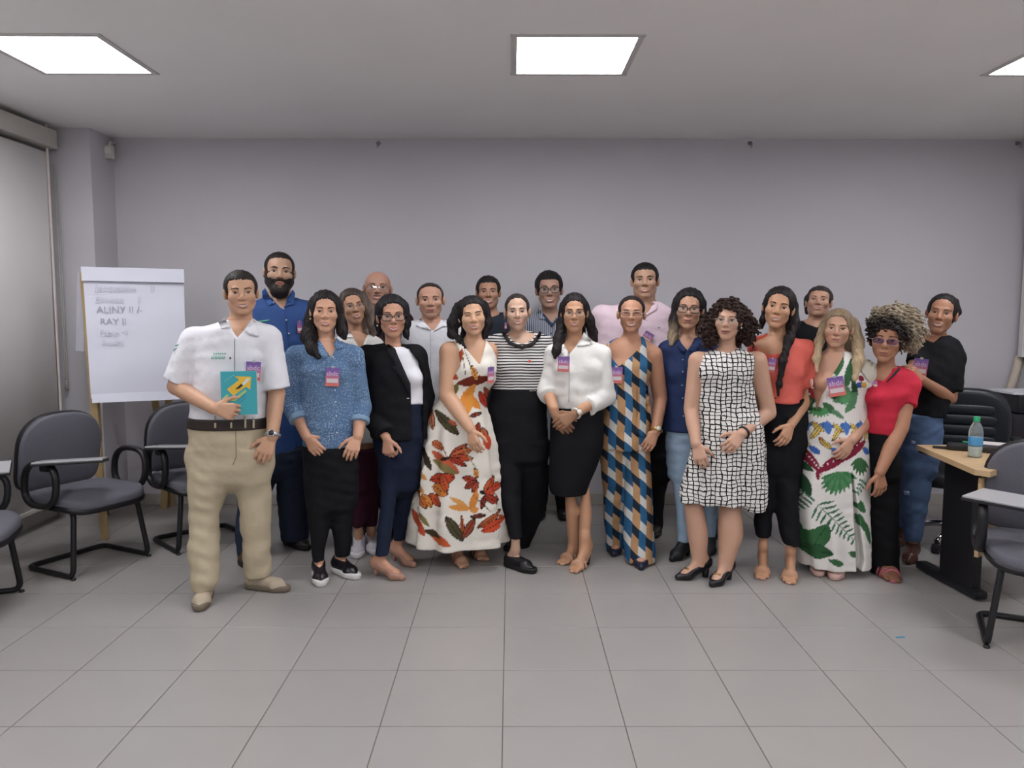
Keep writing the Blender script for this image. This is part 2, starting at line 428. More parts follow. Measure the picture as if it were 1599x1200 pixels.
if rest: link('floor_tiles_out_of_view', raw_mesh('floor_tiles_out_of_view', rest, False), floor, kind='stuff')
# tiled skirting
SK = .088; skm = mat('#b1aca6', .35, name='skirting_tile')
bb = sbox('baseboard_back', (colx1, WALLY - .006, 0), (XR, WALLY + .001, SK - .002), mat('#756f69', .9, name='grout'))
x = colx1
while x < XR - .02:
    e = min(x0 + (math.floor((x - x0 + 1e-4) / TILE) + 1) * TILE, XR)
    link('tile', raw_mesh('tile', [(*box_vf(((x + e) / 2, WALLY - .010, SK / 2 + .001), (e - x - .003, .010, SK), None, .002), skm)], False), bb); x = e
bl = sbox('baseboard_left', (XL - .001, 1.0, 0), (XL + .006, coly, SK - .002), mat('#756f69', .9, name='grout'))
y = 1.0
while y < coly - .02:
    e = min(y + TILE, coly); link('tile', raw_mesh('tile', [(*box_vf((XL + .010, (y + e) / 2, SK / 2 + .001), (.010, e - y - .003, SK), None, .002), skm)], False), bl); y = e
sbox('baseboard_column', (XL, coly - .010, 0), (colx1 + .010, coly + .001, SK), skm); sbox('baseboard_column_side', (colx1 - .001, coly - .010, 0), (colx1 + .010, WALLY - .015, SK), skm)
def empty(name, loc, label=None, cat=None, group=None, rz=0.0):
    o = bpy.data.objects.new(name, None); COL.objects.link(o); o.location = loc; o.rotation_euler = (0, 0, rz); o.empty_display_size = .05
    for k, v in (('label', label), ('category', cat), ('group', group)):
        if v: o[k] = v
    return o
def P(name, parts, parent, smooth=False, ang=None, **kw):
    me = raw_mesh(name, parts, smooth or ang is not None)
    if ang: sharp(me, ang)
    return link(name, me, parent, **kw)
# roller blind on the left window, its cassette and bead chain
xb = -3.245
rb = empty('roller_blind', (xb, 3.3, 2.7), 'tall pale roller blind covering the window beside the grey column', 'blind')
n = NT('blind_fabric'); n.xyz(); k = lin('#dcd8d7')[:3]; n.put(n.b.inputs['Transmission Weight'], 0.0)
bm_ = n.done(n.mix(n.noise(3, 3), tuple(v * .96 for v in k), tuple(v * 1.03 for v in k)), .85, 0, .15)
ya_, yb_ = 1.0, 5.58
vv = []; Nn = 60
for i in range(Nn + 1):
    yy = ya_ + (yb_ - ya_) * i / Nn; dx = .004 * math.sin(yy * 3.1) + .003 * math.sin(yy * 7.7 + 1)
    for z, ex in ((2.62, 0), (1.6, dx), (.16, dx * 1.5)): vv += [(dx * 0 + ex + .0, yy - 3.3, z - 2.7), (ex + .0015, yy - 3.3, z - 2.7)]
ff = []
for i in range(Nn):
    a = i * 6; b = a + 6
    for q in (0, 2): ff += [(a + q + 1, a + q + 3, b + q + 3, b + q + 1), (a + q, b + q, b + q + 2, a + q + 2)]
    ff += [(a, a + 1, b + 1, b), (a + 4, b + 4, b + 5, a + 5)]
P('blind_fabric', [(np.array(vv), ff, bm_)], rb, True)
cz = mat('#bdb9b1', .5)
P('cassette', [(*box_vf((.0, 2.31 - 2.3, 2.712 - 2.7), (.11, 4.66, .125), None, .006), cz)], rb)
P('painted_light_strip', [(*box_vf((.004, 2.296, -.95), (.012, .016, 3.1), None, .003), mat('#efe2dc', .5))], rb)  # pale pink strip, its colour stands in for daylight leaking past the blind's edge
P('bottom_bar', [(*box_vf((.0, .0, .155 - 2.7), (.018, 4.56, .03), None, .004), cz)], rb)
ch = empty('bead_chain', (xb + .03, 5.63, 1.3)); ch.parent = rb; ch.location = (.02, 5.645 - 3.3, -1.4)
P('chain', [(*tube_vf([(0, 0, 1.25), (0, .0, -.25), (0, .012, -.30), (0, .024, -.25), (0, .024, 1.25)], .0035, 6), mat('#bdb8b2', .4))], ch, True)
P('weight', [(*lathe_vf([(.004, -.36), (.012, -.35), (.012, -.30), (.004, -.28)], 10, (0, .012, 0)), mat('#9d9994', .4))], ch, True)
# motion sensor in the corner, three small sprinkler-like fittings under the ceiling
c = W(171, 238, 5.93); ms = empty('motion_sensor', (c[0], c[1], c[2]), 'small white motion sensor mounted high in the corner by the column', 'sensor')
ivory = mat('#d6d2cb', .4); P('housing', [(*box_vf((0, 0, 0), (.062, .05, .100), None, .012), ivory)], ms, ang=40); P('lens_window', [(*box_vf((0, -.024, .012), (.046, .012, .045), None, .005), mat('#e6e4df', .3))], ms, ang=40)
P('bracket', [(*tube_vf([(0, .0, .045), (0, .02, .075), (0, .09, .085)], .012, 8), ivory)], ms, True)
for (px, lab) in ((591, 'small steel hook fitting high on the back wall, above the bald man'), (1171, 'small steel hook fitting high on the back wall, above the woman in checks'), (1588, 'small steel hook fitting high on the back wall in the far corner')):
    c = W(px, 224, WALLY); o = empty('wall_hook', tuple(c), lab, 'hook', 'small hooks under the ceiling'); st = mat('#8d8a8b', .4, .6)
    P('plate', [(*lathe_vf([(.016, 0), (.016, .006), (.010, .010)], 14, (0, 0, 0), _rot('x', math.pi / 2)), st)], o, True); P('hook', [(*tube_vf(round_path([(0, 0, 0), (0, -.045, 0), (0, -.05, -.03), (0, -.03, -.035)], .012), .0045, 8), st)], o, True)
# window blind with horizontal slats on the right wall near the corner
vb = empty('venetian_blind', (XR - .03, 5.35, 1.7), 'white horizontal slat blind at the edge of the frame, right wall', 'blind'); wp = mat('#d5d2d0', .45)
structure('window_2', *box_vf((XR - .002, 5.35, 1.75), (.006, 1.1, 1.22)), mat('#8f9294', .2, name='window_glass'))
zt, zb = W(1597, 292, 5.9)[2], W(1584, 558, 5.9)[2]; yl = 5.93
P('head_rail', [(*box_vf((0, 0, zt - 1.7), (.05, 1.16, .05), None, .004), wp)], vb); P('bottom_rail', [(*box_vf((0, 0, zb - 1.7 + .012), (.04, 1.16, .024), None, .004), wp)], vb)
P('side_strip', [(*box_vf((-.012, .555, (zt + zb) / 2 - 1.7), (.05, .05, zt - zb), None, .004), wp)], vb)
me = raw_mesh('slat', [(*box_vf((0, 0, 0), (.026, 1.06, .002), _rot('y', math.radians(52))), wp)], False)
z = zb + .035
while z < zt - .03: link('slat', me, vb, (-.002, 0, z - 1.7)); z += .0215
cd = empty('cable_conduit', tuple(W(1582, 600, 5.95)), 'beige flexible conduit running down the wall below the slat blind', 'conduit')
c0 = W(1582, 600, 5.95); pts = [W(1592, 556, 5.97) - c0, W(1588, 575, 5.95) - c0, W(1580, 600, 5.94) - c0, W(1573, 625, 5.94) - c0, W(1570, 700, 5.94) - c0, np.array([W(1568, 790, 5.94)[0] - c0[0], 0, -c0[2] + .01])]
cp = round_path(pts, .1, 5); P('pipe', [(*tube_vf(cp, [.028 + .002 * (i % 2) for i in range(len(cp))], 10), mat('#c2b5a6', .6))], cd, True)
# ---------------------------------------------------------------- visitor chairs
fab = NT('chair_fabric'); fab.xyz(); kk = lin('#66656d')[:3]
fab.bump(fab.noise(420, 2), .35, .003); FABRIC = fab.done(fab.mix(fab.noise(300, 2), tuple(v * .72 for v in kk), tuple(v * 1.25 for v in kk)), .9, 0, .2)
BLK = mat('#1b1a1d', .4); TAB = mat('#a9a8ab', .3)
def slab(outline, y0, y1, bulge, m, edge=.012):
    """cushion: outline (x,z) ring lofted between two faces with rounded rim"""
    O = np.array(outline); c = O.mean(0); V, F = [], []; n = len(O)
    prof = [(1 - edge / .25, y0 + 0), (1 - edge / .6, y0 + edge * .2), (1.0, y0 + edge), (1.0, y1 - edge), (1 - edge / .6, y1 - edge * .2), (1 - edge / .25, y1)]
    for s, y in prof:
        for p in O: q = c + (p - c) * s; V.append((q[0], y, q[1]))
    for i in range(len(prof) - 1):
        for k in range(n): l = (k + 1) % n; F.append((i * n + k, (i + 1) * n + k, (i + 1) * n + l, i * n + l))
    o = len(V)
    for s in (.75, .45, .15):
        for p in O: q = c + (p - c) * s; V.append((q[0], y1 + bulge * (1 - s * s), q[1]))
    b = (len(prof) - 1) * n
    for a in (o, o + n, o + 2 * n):
        for k in range(n): l = (k + 1) % n; F.append((b + k, a + k, a + l, b + l))
        b = a
    F.append(tuple(b + k for k in range(n))[::-1]); F.append(tuple(range(n)))
    return np.array(V), F
def back_outline(w, h, n=36, arch=2.6):
    out = []
    for i in range(n):
        a = 2 * math.pi * i / n; c, s_ = math.cos(a), math.sin(a); e = 2 / (arch if s_ > 0 else 7)
        out.append((w / 2 * math.copysign(abs(c) ** e, c) * (1 if s_ > 0 else 1 - .04 * abs(s_)), h / 2 * math.copysign(abs(s_) ** e, s_)))
    return out
def visitor_chair(label, loc, front, tablet=True, swing=47, tip=7, mirror=False, back=0.0):
    rz = math.atan2(-front[0], front[1]); t = empty('visitor_chair', loc, label, 'chair', 'grey upholstered chairs with writing tablets', rz)
    tilt = _rot('x', -math.radians(11)); bo = back_outline(.51, .465)
    v, f = slab(bo, -.030, .022, .018, FABRIC); P('backrest', [(v @ tilt.T + (0, -.235, .675), f, FABRIC)], t, True)
    v, f = slab([(x * 1.025, z * 1.025) for x, z in bo], -.038, .006, .0, BLK); P('back_shell', [(v @ tilt.T + (0, -.240, .675), f, BLK)], t, ang=50)
    so = [(x, z) for x, z in back_outline(.52, .49, 36, 4)]; Rx = np.array([[1, 0, 0], [0, 0, 1], [0, 1, 0.]])
    v, f = slab(so, -.030, .036, .020, FABRIC, .016); v = v @ Rx.T; f = [q[::-1] for q in f]; v[:, 2] -= np.clip(v[:, 1] - .15, 0, 1) * .25; P('seat', [(v + (0, .005, .425), f, FABRIC)], t, True)
    v, f = slab([(x * 1.02, z * 1.02) for x, z in so], -.042, -.005, 0, BLK); v = v @ Rx.T; f = [q[::-1] for q in f]; v[:, 2] -= np.clip(v[:, 1] - .15, 0, 1) * .25; P('seat_shell', [(v + (0, .005, .425), f, BLK)], t, ang=50)
    sp = [(-.19, -.10, .385), (-.20, .165, .385), (-.245, .20, .014), (-.245, -.225, .014), (.245, -.225, .014), (.245, .20, .014), (.20, .165, .385), (.19, -.10, .385)]
    P('sled_frame', [(*tube_vf(round_path(sp, .055, 7), .0155, 10), BLK)], t, True)
    P('back_bracket', [(*box_vf((0, -.262, .47), (.07, .012, .19), tilt, .003), BLK), (*box_vf((0, -.19, .372), (.07, .16, .010), None, .003), BLK)], t)
    for x, y in ((-.245, .20), (.245, .20), (-.22, -.225), (.22, -.225)): P('glide', [(*lathe_vf([(.014, 0), (.015, .006), (.012, .012)], 10, (x, y, 0)), BLK)], t, True)
    for q in (-1, 1):
        ring = [(q * .285, .005 + .145 * math.copysign(abs(math.cos(a)) ** .72, math.cos(a)) + .02 * math.sin(a), .535 + .125 * math.copysign(abs(math.sin(a)) ** .8, math.sin(a))) for a in np.linspace(0, 2 * math.pi, 29)[:-1]]
        P('armrest', [(*tube_vf(ring, .0175, 8, closed=True, flat=1.25, up=(1, 0, 0)), BLK), (*box_vf((q * .255, .0, .405), (.07, .10, .018), None, .003), BLK)], t, True)
    if tablet:
        q = math.radians(swing); ctr_ = np.array([.285 - .135 * math.sin(q), .05 - back + .135 * math.cos(q), .672]); TR_ = _rot('z', q) @ _rot('x', 0) @ _rot('y', math.radians(-tip))
        if mirror: ctr_ = ctr_ * (-1, 1, 1); TR_ = _rot('z', -q) @ _rot('y', math.radians(tip))
        tb = P('writing_tablet', [(*box_vf(ctr_, (.21, .35, .010), TR_, .003), TAB)], t); P('tablet_edge', [(*box_vf(ctr_ - TR_[:, 2] * .011, (.220, .360, .014), TR_, .004), BLK)], tb)
        P('tablet_arm', [(*box_vf((-.285 if mirror else .285, .07 - back * .4, .645), (.045, .06, .05), None, .006), BLK)], t)
    return t
A, B, C_, D_ = FL(110, 903), FL(236, 872), FL(50, 888), FL(160, 856)
fr = unit((A + B) / 2 - (C_ + D_) / 2); ctr = (A + B + C_ + D_) / 4
visitor_chair('grey writing-tablet chair standing alone in front of the flip chart', tuple(ctr + fr * .01), fr)
A, C_ = FL(279, 867), FL(236, 843); fr = unit(A - C_); rt = np.array([fr[1], -fr[0], 0]); ctr = A - fr * .20 - rt * .245 * 1
visitor_chair('grey tablet chair half hidden behind the man in beige trousers', tuple((A - fr * .20 + np.array([-fr[1], fr[0], 0]) * .245)), fr)
fr = unit((.95, .30, 0)); A = FL(34, 925); visitor_chair('grey tablet chair at the frame edge beside the roller blind, mostly cut off', tuple(A - fr * .20 + np.array([fr[1], -fr[0], 0]) * .245), fr, swing=-12, mirror=True, back=.20)
A, C_ = FL(1551, 1012), FL(1538, 964); fr = unit(A - C_); visitor_chair('grey tablet chair standing in front of the wooden desk', tuple(np.array([-.03, 0, 0]) + A - fr * .20 + np.array([-fr[1], fr[0], 0]) * .245), fr, swing=62, tip=-2)
# ---------------------------------------------------------------- flip chart easel
wood = NT('pine_wood'); wx, wy, wz = wood.xyz(); kk = lin('#b89f75')[:3]
WOOD = wood.done(wood.mix(wood.noise(30, 4, wood.vec(wx, wy, wood.ma('MULTIPLY', wz, .12))), tuple(v * .78 for v in kk), tuple(v * 1.1 for v in kk)), .55, 0, .3)
def bar(a, b, w, d, m, up=(0, 1, 0), o=(0, 0, 0)):
    a, b = np.array(a, float) - o, np.array(b, float) - o; z = unit(b - a); y = unit(np.array(up) - z * (np.array(up) @ z)); x = np.cross(y, z)
    return (*box_vf((a + b) / 2, (w, d, np.linalg.norm(b - a)), np.stack([x, y, z], 1), .003), m)
ya, yb2 = 5.12, 5.36
TL, TR, BL, BR = W(127, 418, ya + .07), W(287, 422, yb2 + .07), W(141, 623, ya - .05), W(293, 617, yb2 - .05)
eo = np.array([(TL[0] + TR[0]) / 2, 5.28, 0]); es = empty('flipchart_easel', tuple(eo), 'wooden flip chart easel standing beside the grey column', 'easel')
nrm = unit(np.cross(TR - TL, BL - TL)); nrm = nrm if nrm[1] < 0 else -nrm
f1, f2 = FL(165, 843), FL(256, 794); tc = (TL + TR) / 2 - nrm * .05
P('leg', [bar(W(131, 425, ya + .10), W(164, 843, f1[1]), .050, .024, WOOD, o=eo)], es)
P('leg', [bar(TR - nrm * .03 + (-.06, 0, .0), f2, .050, .024, WOOD, o=eo)], es)
P('leg', [bar((TL + TR) / 2 - nrm * .04, np.array([eo[0] - .1, WALLY - .06, 0]), .045, .022, WOOD, o=eo)], es)
P('brace', [bar(W(147, 610, ya + .12), W(153, 690, ya + .12), .055, .020, WOOD, (0, 1, 0), eo)], es)
P('backboard', [(np.array([TL + (0.03, 0, -.02), TR + (-.03, 0, -.02), BR + (-.03, 0, .04), BL + (.03, 0, .04)] + [q for q in (TL + (0.03, 0, -.02) - nrm * .012, TR + (-.03, 0, -.02) - nrm * .012, BR + (-.03, 0, .04) - nrm * .012, BL + (.03, 0, .04) - nrm * .012)]) - nrm * .012 - eo, [(0, 3, 2, 1), (4, 5, 6, 7), (0, 1, 5, 4), (1, 2, 6, 5), (2, 3, 7, 6), (3, 0, 4, 7)], WOOD)], es)
paper = mat('#cfcfdb', .8, name='paper', var=.03, nscale=6)
pd = empty('flipchart_pad', tuple(eo + (0, -.05, .9)), 'white flip chart pad with faint handwritten lines, hung on the wooden easel', 'flip chart'); po = eo + (0, -.05, .9)
def sheet(u0, u1, v0, v1, n0, n1, nu=10, nv=14, wave=.004, th=.004):
    V = []
    for side in (0, 1):
        for j in range(nv + 1):
            v = v0 + (v1 - v0) * j / nv
            for i in range(nu + 1):
                u = u0 + (u1 - u0) * i / nu; p = (TL * (1 - u) + TR * u) * (1 - v) + (BL * (1 - u) + BR * u) * v
                V.append(p + nrm * (n0 + (n1 - n0) * j / nv + wave * math.sin(v * 17 + u * 2) + (th if side == 0 else 0)) - po)
    F = []; k = (nu + 1) * (nv + 1); w_ = nu + 1
    for j in range(nv):
        for i in range(nu): a = j * w_ + i; F += [(a, a + w_, a + w_ + 1, a + 1), (k + a, k + a + 1, k + a + w_ + 1, k + a + w_)]
    rim = [i for i in range(w_)] + [j * w_ + nu for j in range(1, nv + 1)] + [nv * w_ + i for i in range(nu - 1, -1, -1)] + [j * w_ for j in range(nv - 1, 0, -1)]
    for a, b in zip(rim, rim[1:] + rim[:1]): F.append((a, b, k + b, k + a))
    return np.array(V), F, paper
P('page', [sheet(0.01, .995, .02, 1.0, .004, .012)], pd, True, 50)
P('folded_header', [sheet(0, 1, .0, .108, .016, .020, wave=0, th=.012)], pd, ang=50)
P('lower_page', [sheet(0.02, .98, .92, 1.035, .000, .022, wave=.0)], pd, ang=50)
V, F, _ = sheet(0, .10, -.05, .60, -.05, -.09); V = np.array([W(118 + 12 * (i % 2), 430 + 118 * (i // 2), ya + .20) for i in range(4)]); V = np.array([W(121, 425, ya + .16), W(131, 425, ya + .12), W(131, 549, ya + .18), W(118, 548, ya + .22)]) - po
P('turned_back_page', [(np.r_[V, V + (0, .004, 0)], [(0, 3, 2, 1), (4, 5, 6, 7), (0, 1, 5, 4), (1, 2, 6, 5), (2, 3, 7, 6), (3, 0, 4, 7)], paper)], pd)
def text_mesh(name, body, size, M, m, parent, extrude=.0006, align='LEFT', **kw):
    cu = bpy.data.curves.new(name, 'FONT'); cu.body = body; cu.size = size; cu.extrude = extrude; cu.align_x = align; cu.align_y = 'CENTER'; cu.resolution_u = 2
    o = bpy.data.objects.new('tmp', cu); COL.objects.link(o); dg = bpy.context.evaluated_depsgraph_get(); me = bpy.data.meshes.new_from_object(o.evaluated_get(dg)); bpy.data.objects.remove(o)
    me.transform(M); me.materials.clear(); me.materials.append(m); return link(name, me, parent, **kw)
ink = mat('#a3a1ac', .8, name='faded_marker'); ink2 = mat('#c1c0cb', .8, name='very_faded_marker')
ex = unit(TR - TL); ez = unit(np.cross(nrm, ex)) ; ez = ez if ez[2] > 0 else -ez
for px, py, s_, tx, mm in ((147, 451, .060, 'Jacqueline     II', ink2), (146, 469, .056, 'Simone     II', ink2), (146, 485, .062, 'ALINY II /-', ink), (150, 504, .060, 'RAY II', ink), (149, 522, .052, 'Fabio  II', ink2), (150, 537, .054, 'Andre', ink2)):
    u = (px - 127) / 160; v = (py - 418) / 205; p = (TL * (1 - u) + TR * u) * (1 - v) + (BL * (1 - u) + BR * u) * v + nrm * (.014 + .006) - po
    text_mesh('handwriting', tx, s_, Matrix(((ex[0], ez[0], nrm[0], p[0]), (ex[1], ez[1], nrm[1], p[1]), (ex[2], ez[2], nrm[2], p[2]), (0, 0, 0, 1))) @ Matrix.Shear('XY', 4, (.12, 0)) if False else Matrix(((ex[0], ez[0], nrm[0], p[0]), (ex[1], ez[1], nrm[1], p[1]), (ex[2], ez[2], nrm[2], p[2]), (0, 0, 0, 1))), mm, pd)
# ---------------------------------------------------------------- desk side
ZT = .75; dA, dB = FL(1431, 695, ZT), FL(1532, 737, ZT); dx = dA - dB
oak = NT('desk_oak'); ox, oy, oz = oak.xyz(); kk = lin('#c3a57e')[:3]
OAK = oak.done(oak.mix(oak.noise(14, 5, oak.vec(oak.ma('MULTIPLY', ox, .12), oy, oz)), tuple(v * .82 for v in kk), tuple(v * 1.08 for v in kk)), .45, 0, .4)
dk = empty('desk', (dB[0], dB[1], 0), 'light oak desk on black metal legs behind the grey tablet chair', 'desk')
th = .028; w = 1.45; q = np.array([(0, 0), (w, 0.0), (w, dx[1]), (dx[0], dx[1])]); q[0] += (-.0, .035); q = np.array([(.0, .05), (.045, .0), (.60, .44), (w, .44), (w, dx[1]), (dx[0], dx[1])]); N = len(q)
vt = np.array([(x, y, ZT) for x, y in q] + [(x, y, ZT - th) for x, y in q]); P('desk_top', [(vt, [tuple(range(N)), tuple(range(N, 2 * N))[::-1]] + [(i, i + N, (i + 1) % N + N, (i + 1) % N) for i in range(N)], OAK)], dk)
f0, f1_ = FL(1437, 889), FL(1533, 941); bx_ = mat('#131217', .45)
for k, ox_ in enumerate((0, 1.20)):
    a, b = f0 - (dB[0], dB[1], 0) + (ox_, 0, 0), f1_ - (dB[0], dB[1], 0) + (ox_, 0, 0); d = unit(a - b); m_ = (a + b) / 2; n_ = np.array([d[1], -d[0], 0])
    lg = P('leg', [(*box_vf((m_[0] - d[0] * .08, m_[1] - d[1] * .08, .385), (.055, .27, .67), np.stack([n_, d, (0, 0, 1)], 1), .006), bx_)], dk)
    P('foot_bar', [(*box_vf((m_[0], m_[1], .032), (.075, np.linalg.norm(a - b), .046), np.stack([n_, d, (0, 0, 1)], 1), .018), bx_)], lg)
    P('top_bracket', [(*box_vf((m_[0], m_[1], ZT - th - .016), (.055, .60, .030), np.stack([n_, d, (0, 0, 1)], 1), .004), bx_)], lg)
mp = FL(1536, 738, ZT - .03); P('modesty_panel', [(*box_vf((.31, .29, .50), (.66, .020, .40), _rot('z', math.atan2(.44, .555)), .002), OAK)], dk)
# bottle, phone case, notebook
bp = FL(1522, 714, ZT); bt = empty('water_bottle', tuple(bp), 'clear plastic water bottle with green cap and blue label on the desk', 'bottle')
pl = bpy.data.materials.new('clear_plastic'); pl.use_nodes = True; pb = pl.node_tree.nodes['Principled BSDF']; pb.inputs['Base Color'].default_value = (.90, .95, .93, 1); pb.inputs['Roughness'].default_value = .06; pb.inputs['Transmission Weight'].default_value = .86; pb.inputs['IOR'].default_value = 1.12
S = 1.02
P('bottle_body', [(*lathe_vf([(.026 * S, 0), (.033, .004), (.034, .012), (.0315, .028), (.034, .044), (.034, .060), (.0335, .064), (.0335, .108), (.035, .112), (.0345, .130), (.031, .150), (.023, .172), (.0135, .188), (.0125, .194)], 24), pl)], bt, True)
P('water', [(*lathe_vf([(.025, .003), (.031, .008), (.0295, .028), (.0315, .044), (.0315, .058)], 20), mat('#b7c4c0', .08, spec=.8))], bt, True)
P('cap', [(*lathe_vf([(.0165, .190), (.0165, .212), (.0145, .215)], 20), mat('#1f9d68', .4))], bt, ang=40); P('paper_label', [(*lathe_vf([(.0342, .064), (.0348, .066), (.0348, .106), (.0342, .108)], 24), mat('#4f93c4', .5))], bt, ang=40)
ph = FL(1497, 703, ZT); pc = empty('phone_case', tuple(ph), 'black phone case with a green strap lying on the desk beside the bottle', 'phone case')
P('case', [(*box_vf((0, 0, .019), (.12, .08, .036), _rot('z', -.5), .012), BLK)], pc, ang=50); P('flap', [(*box_vf((-.03, .035, .006), (.17, .05, .008), _rot('z', -.4), .003), mat('#221c1a', .6))], pc); P('strap', [(*tube_vf([(.03, .02, .042), (.06, .0, .040), (.09, -.01, .018)], .006, 6), mat('#2f8a67', .5))], pc, True)
nb_ = FL(1556, 706, ZT); nb = empty('notebook_folder', tuple(nb_), 'dark folder with white papers on the desk behind the grey chair', 'folder')
P('cover', [(*box_vf((0.03, 0, .016), (.28, .22, .030), _rot('z', -.75), .005), mat('#2b2829', .5))], nb); P('sheet', [(*box_vf((.05, .05, .0335), (.20, .12, .003), _rot('z', -.6), 0), mat('#c4bcbc', .7))], nb); P('clip', [(*box_vf((.02, -.02, .036), (.03, .02, .008), None, .003), mat('#b9b9bd', .3, .7))], nb)
# second desk with a black machine, far right
c = W(1586, 690, 5.36); d2 = empty('side_table', (c[0], 5.36, 0), 'low oak side table behind the black office chair, at the frame edge', 'table'); zt2 = c[2]
P('table_top', [(*box_vf((.22, .25, zt2 - .012), (.44, .55, .026), None, .003), OAK)], d2)
for x, y in ((.04, .04), (.40, .04), (.04, .45), (.40, .45)): P('leg', [(*box_vf((x, y, (zt2 - .025) / 2), (.05, .05, zt2 - .025), None, .004), bx_)], d2)
pr = empty('printer', (W(1584, 650, 5.45)[0] + .20, 5.62, zt2 + .003), 'black machine with white paper on top at the frame edge', 'printer'); zz = W(1583, 617, 5.45)[2] - zt2
P('body', [(*box_vf((0, 0, zz * .28), (.40, .34, zz * .56), None, .015), mat('#25232a', .45))], pr, ang=50); P('upper_unit', [(*box_vf((.02, -.0, zz * .78), (.40, .36, zz * .42), None, .02), mat('#19181d', .35))], pr, ang=50); P('paper', [(*box_vf((.0, -.01, zz + .004), (.42, .30, .014), None, 0), mat('#d8d8de', .7))], pr)
# executive chair
LEA = mat('#23262c', .38, bump=.25, bscale=90); CHR = mat('#c9c9cc', .12, 1.0)
ec0 = np.array([2.92, 4.97, 0]); ec = empty('office_chair', tuple(ec0), 'black leather office chair with stitched back behind the desk', 'chair', None, math.atan2(.45, -.89))
bo = back_outline(.58, .57, 40, 3.2); tl = _rot('x', -math.radians(10))
v, f = slab(bo, -.05, .030, .0, LEA, .028); P('backrest', [(v @ tl.T + (0, -.29, .725), f, LEA)], ec, True)
for k in range(6):
    zc = -.215 + k * .072; wd2 = .41 - (.03 if k == 5 else 0) - (.0 if k < 5 else .0); v, f = slab([(x, z + zc) for x, z in back_outline(wd2, .069, 20, 5)], .020, .034, .010, LEA, .008); P('stitched_channel', [(v @ tl.T + (0, -.29, .725), f, LEA)], ec, True)
so = back_outline(.54, .52, 36, 4); v, f = slab(so, -.05, .045, .02, LEA, .028); v = v @ Rx.T if False else v @ np.array([[1, 0, 0], [0, 0, 1], [0, 1, 0.]]).T; P('seat', [(v + (0, .02, .46), [q[::-1] for q in f], LEA)], ec, True)
for q in (-1, 1): P('armrest', [(*tube_vf(round_path([(q * .27, -.20, .44), (q * .30, -.18, .68), (q * .30, .14, .68), (q * .27, .12, .44)], .06), .022, 8), BLK), (*box_vf((q * .30, -.02, .70), (.06, .28, .03), None, .012), LEA)], ec, True)
P('gas_column', [(*lathe_vf([(.035, .12), (.035, .25), (.022, .25), (.022, .42)], 14), BLK)], ec, ang=40)
for k in range(5):
    a = 2 * math.pi * k / 5 + 3.80 + math.atan2(-.45, -.89) * 0 - math.atan2(.45, -.89); ca, sa = math.cos(a), math.sin(a)
    lg = P('base_arm', [(*tube_vf(round_path([(0, 0, .135), (ca * .17, sa * .17, .125), (ca * .30, sa * .30, .075)], .12), [.026] * 6 + [.022] * 2 if False else .021, 8), CHR)], ec, True)
    P('caster', [(*lathe_vf([(.016, -.024), (.030, -.020), (.031, .020), (.016, .024)], 14, (ca * .305, sa * .305, .031), _rot('z', a) @ _rot('x', math.pi / 2)), BLK), (*tube_vf([(ca * .30, sa * .30, .09), (ca * .305, sa * .305, .045)], .010, 8), BLK)], lg, ang=40)
# scrap of blue paper on the floor
c = FL(1406, 996); v, f = box_vf((0, 0, .0015), (.042, .012, .002), _rot('z', .1)); o = link('paper_scrap', raw_mesh('paper_scrap', [(v, f, mat('#3f86ad', .6))], False), None, tuple(c), label='tiny strip of blue paper lying on the tiled floor', category='scrap')
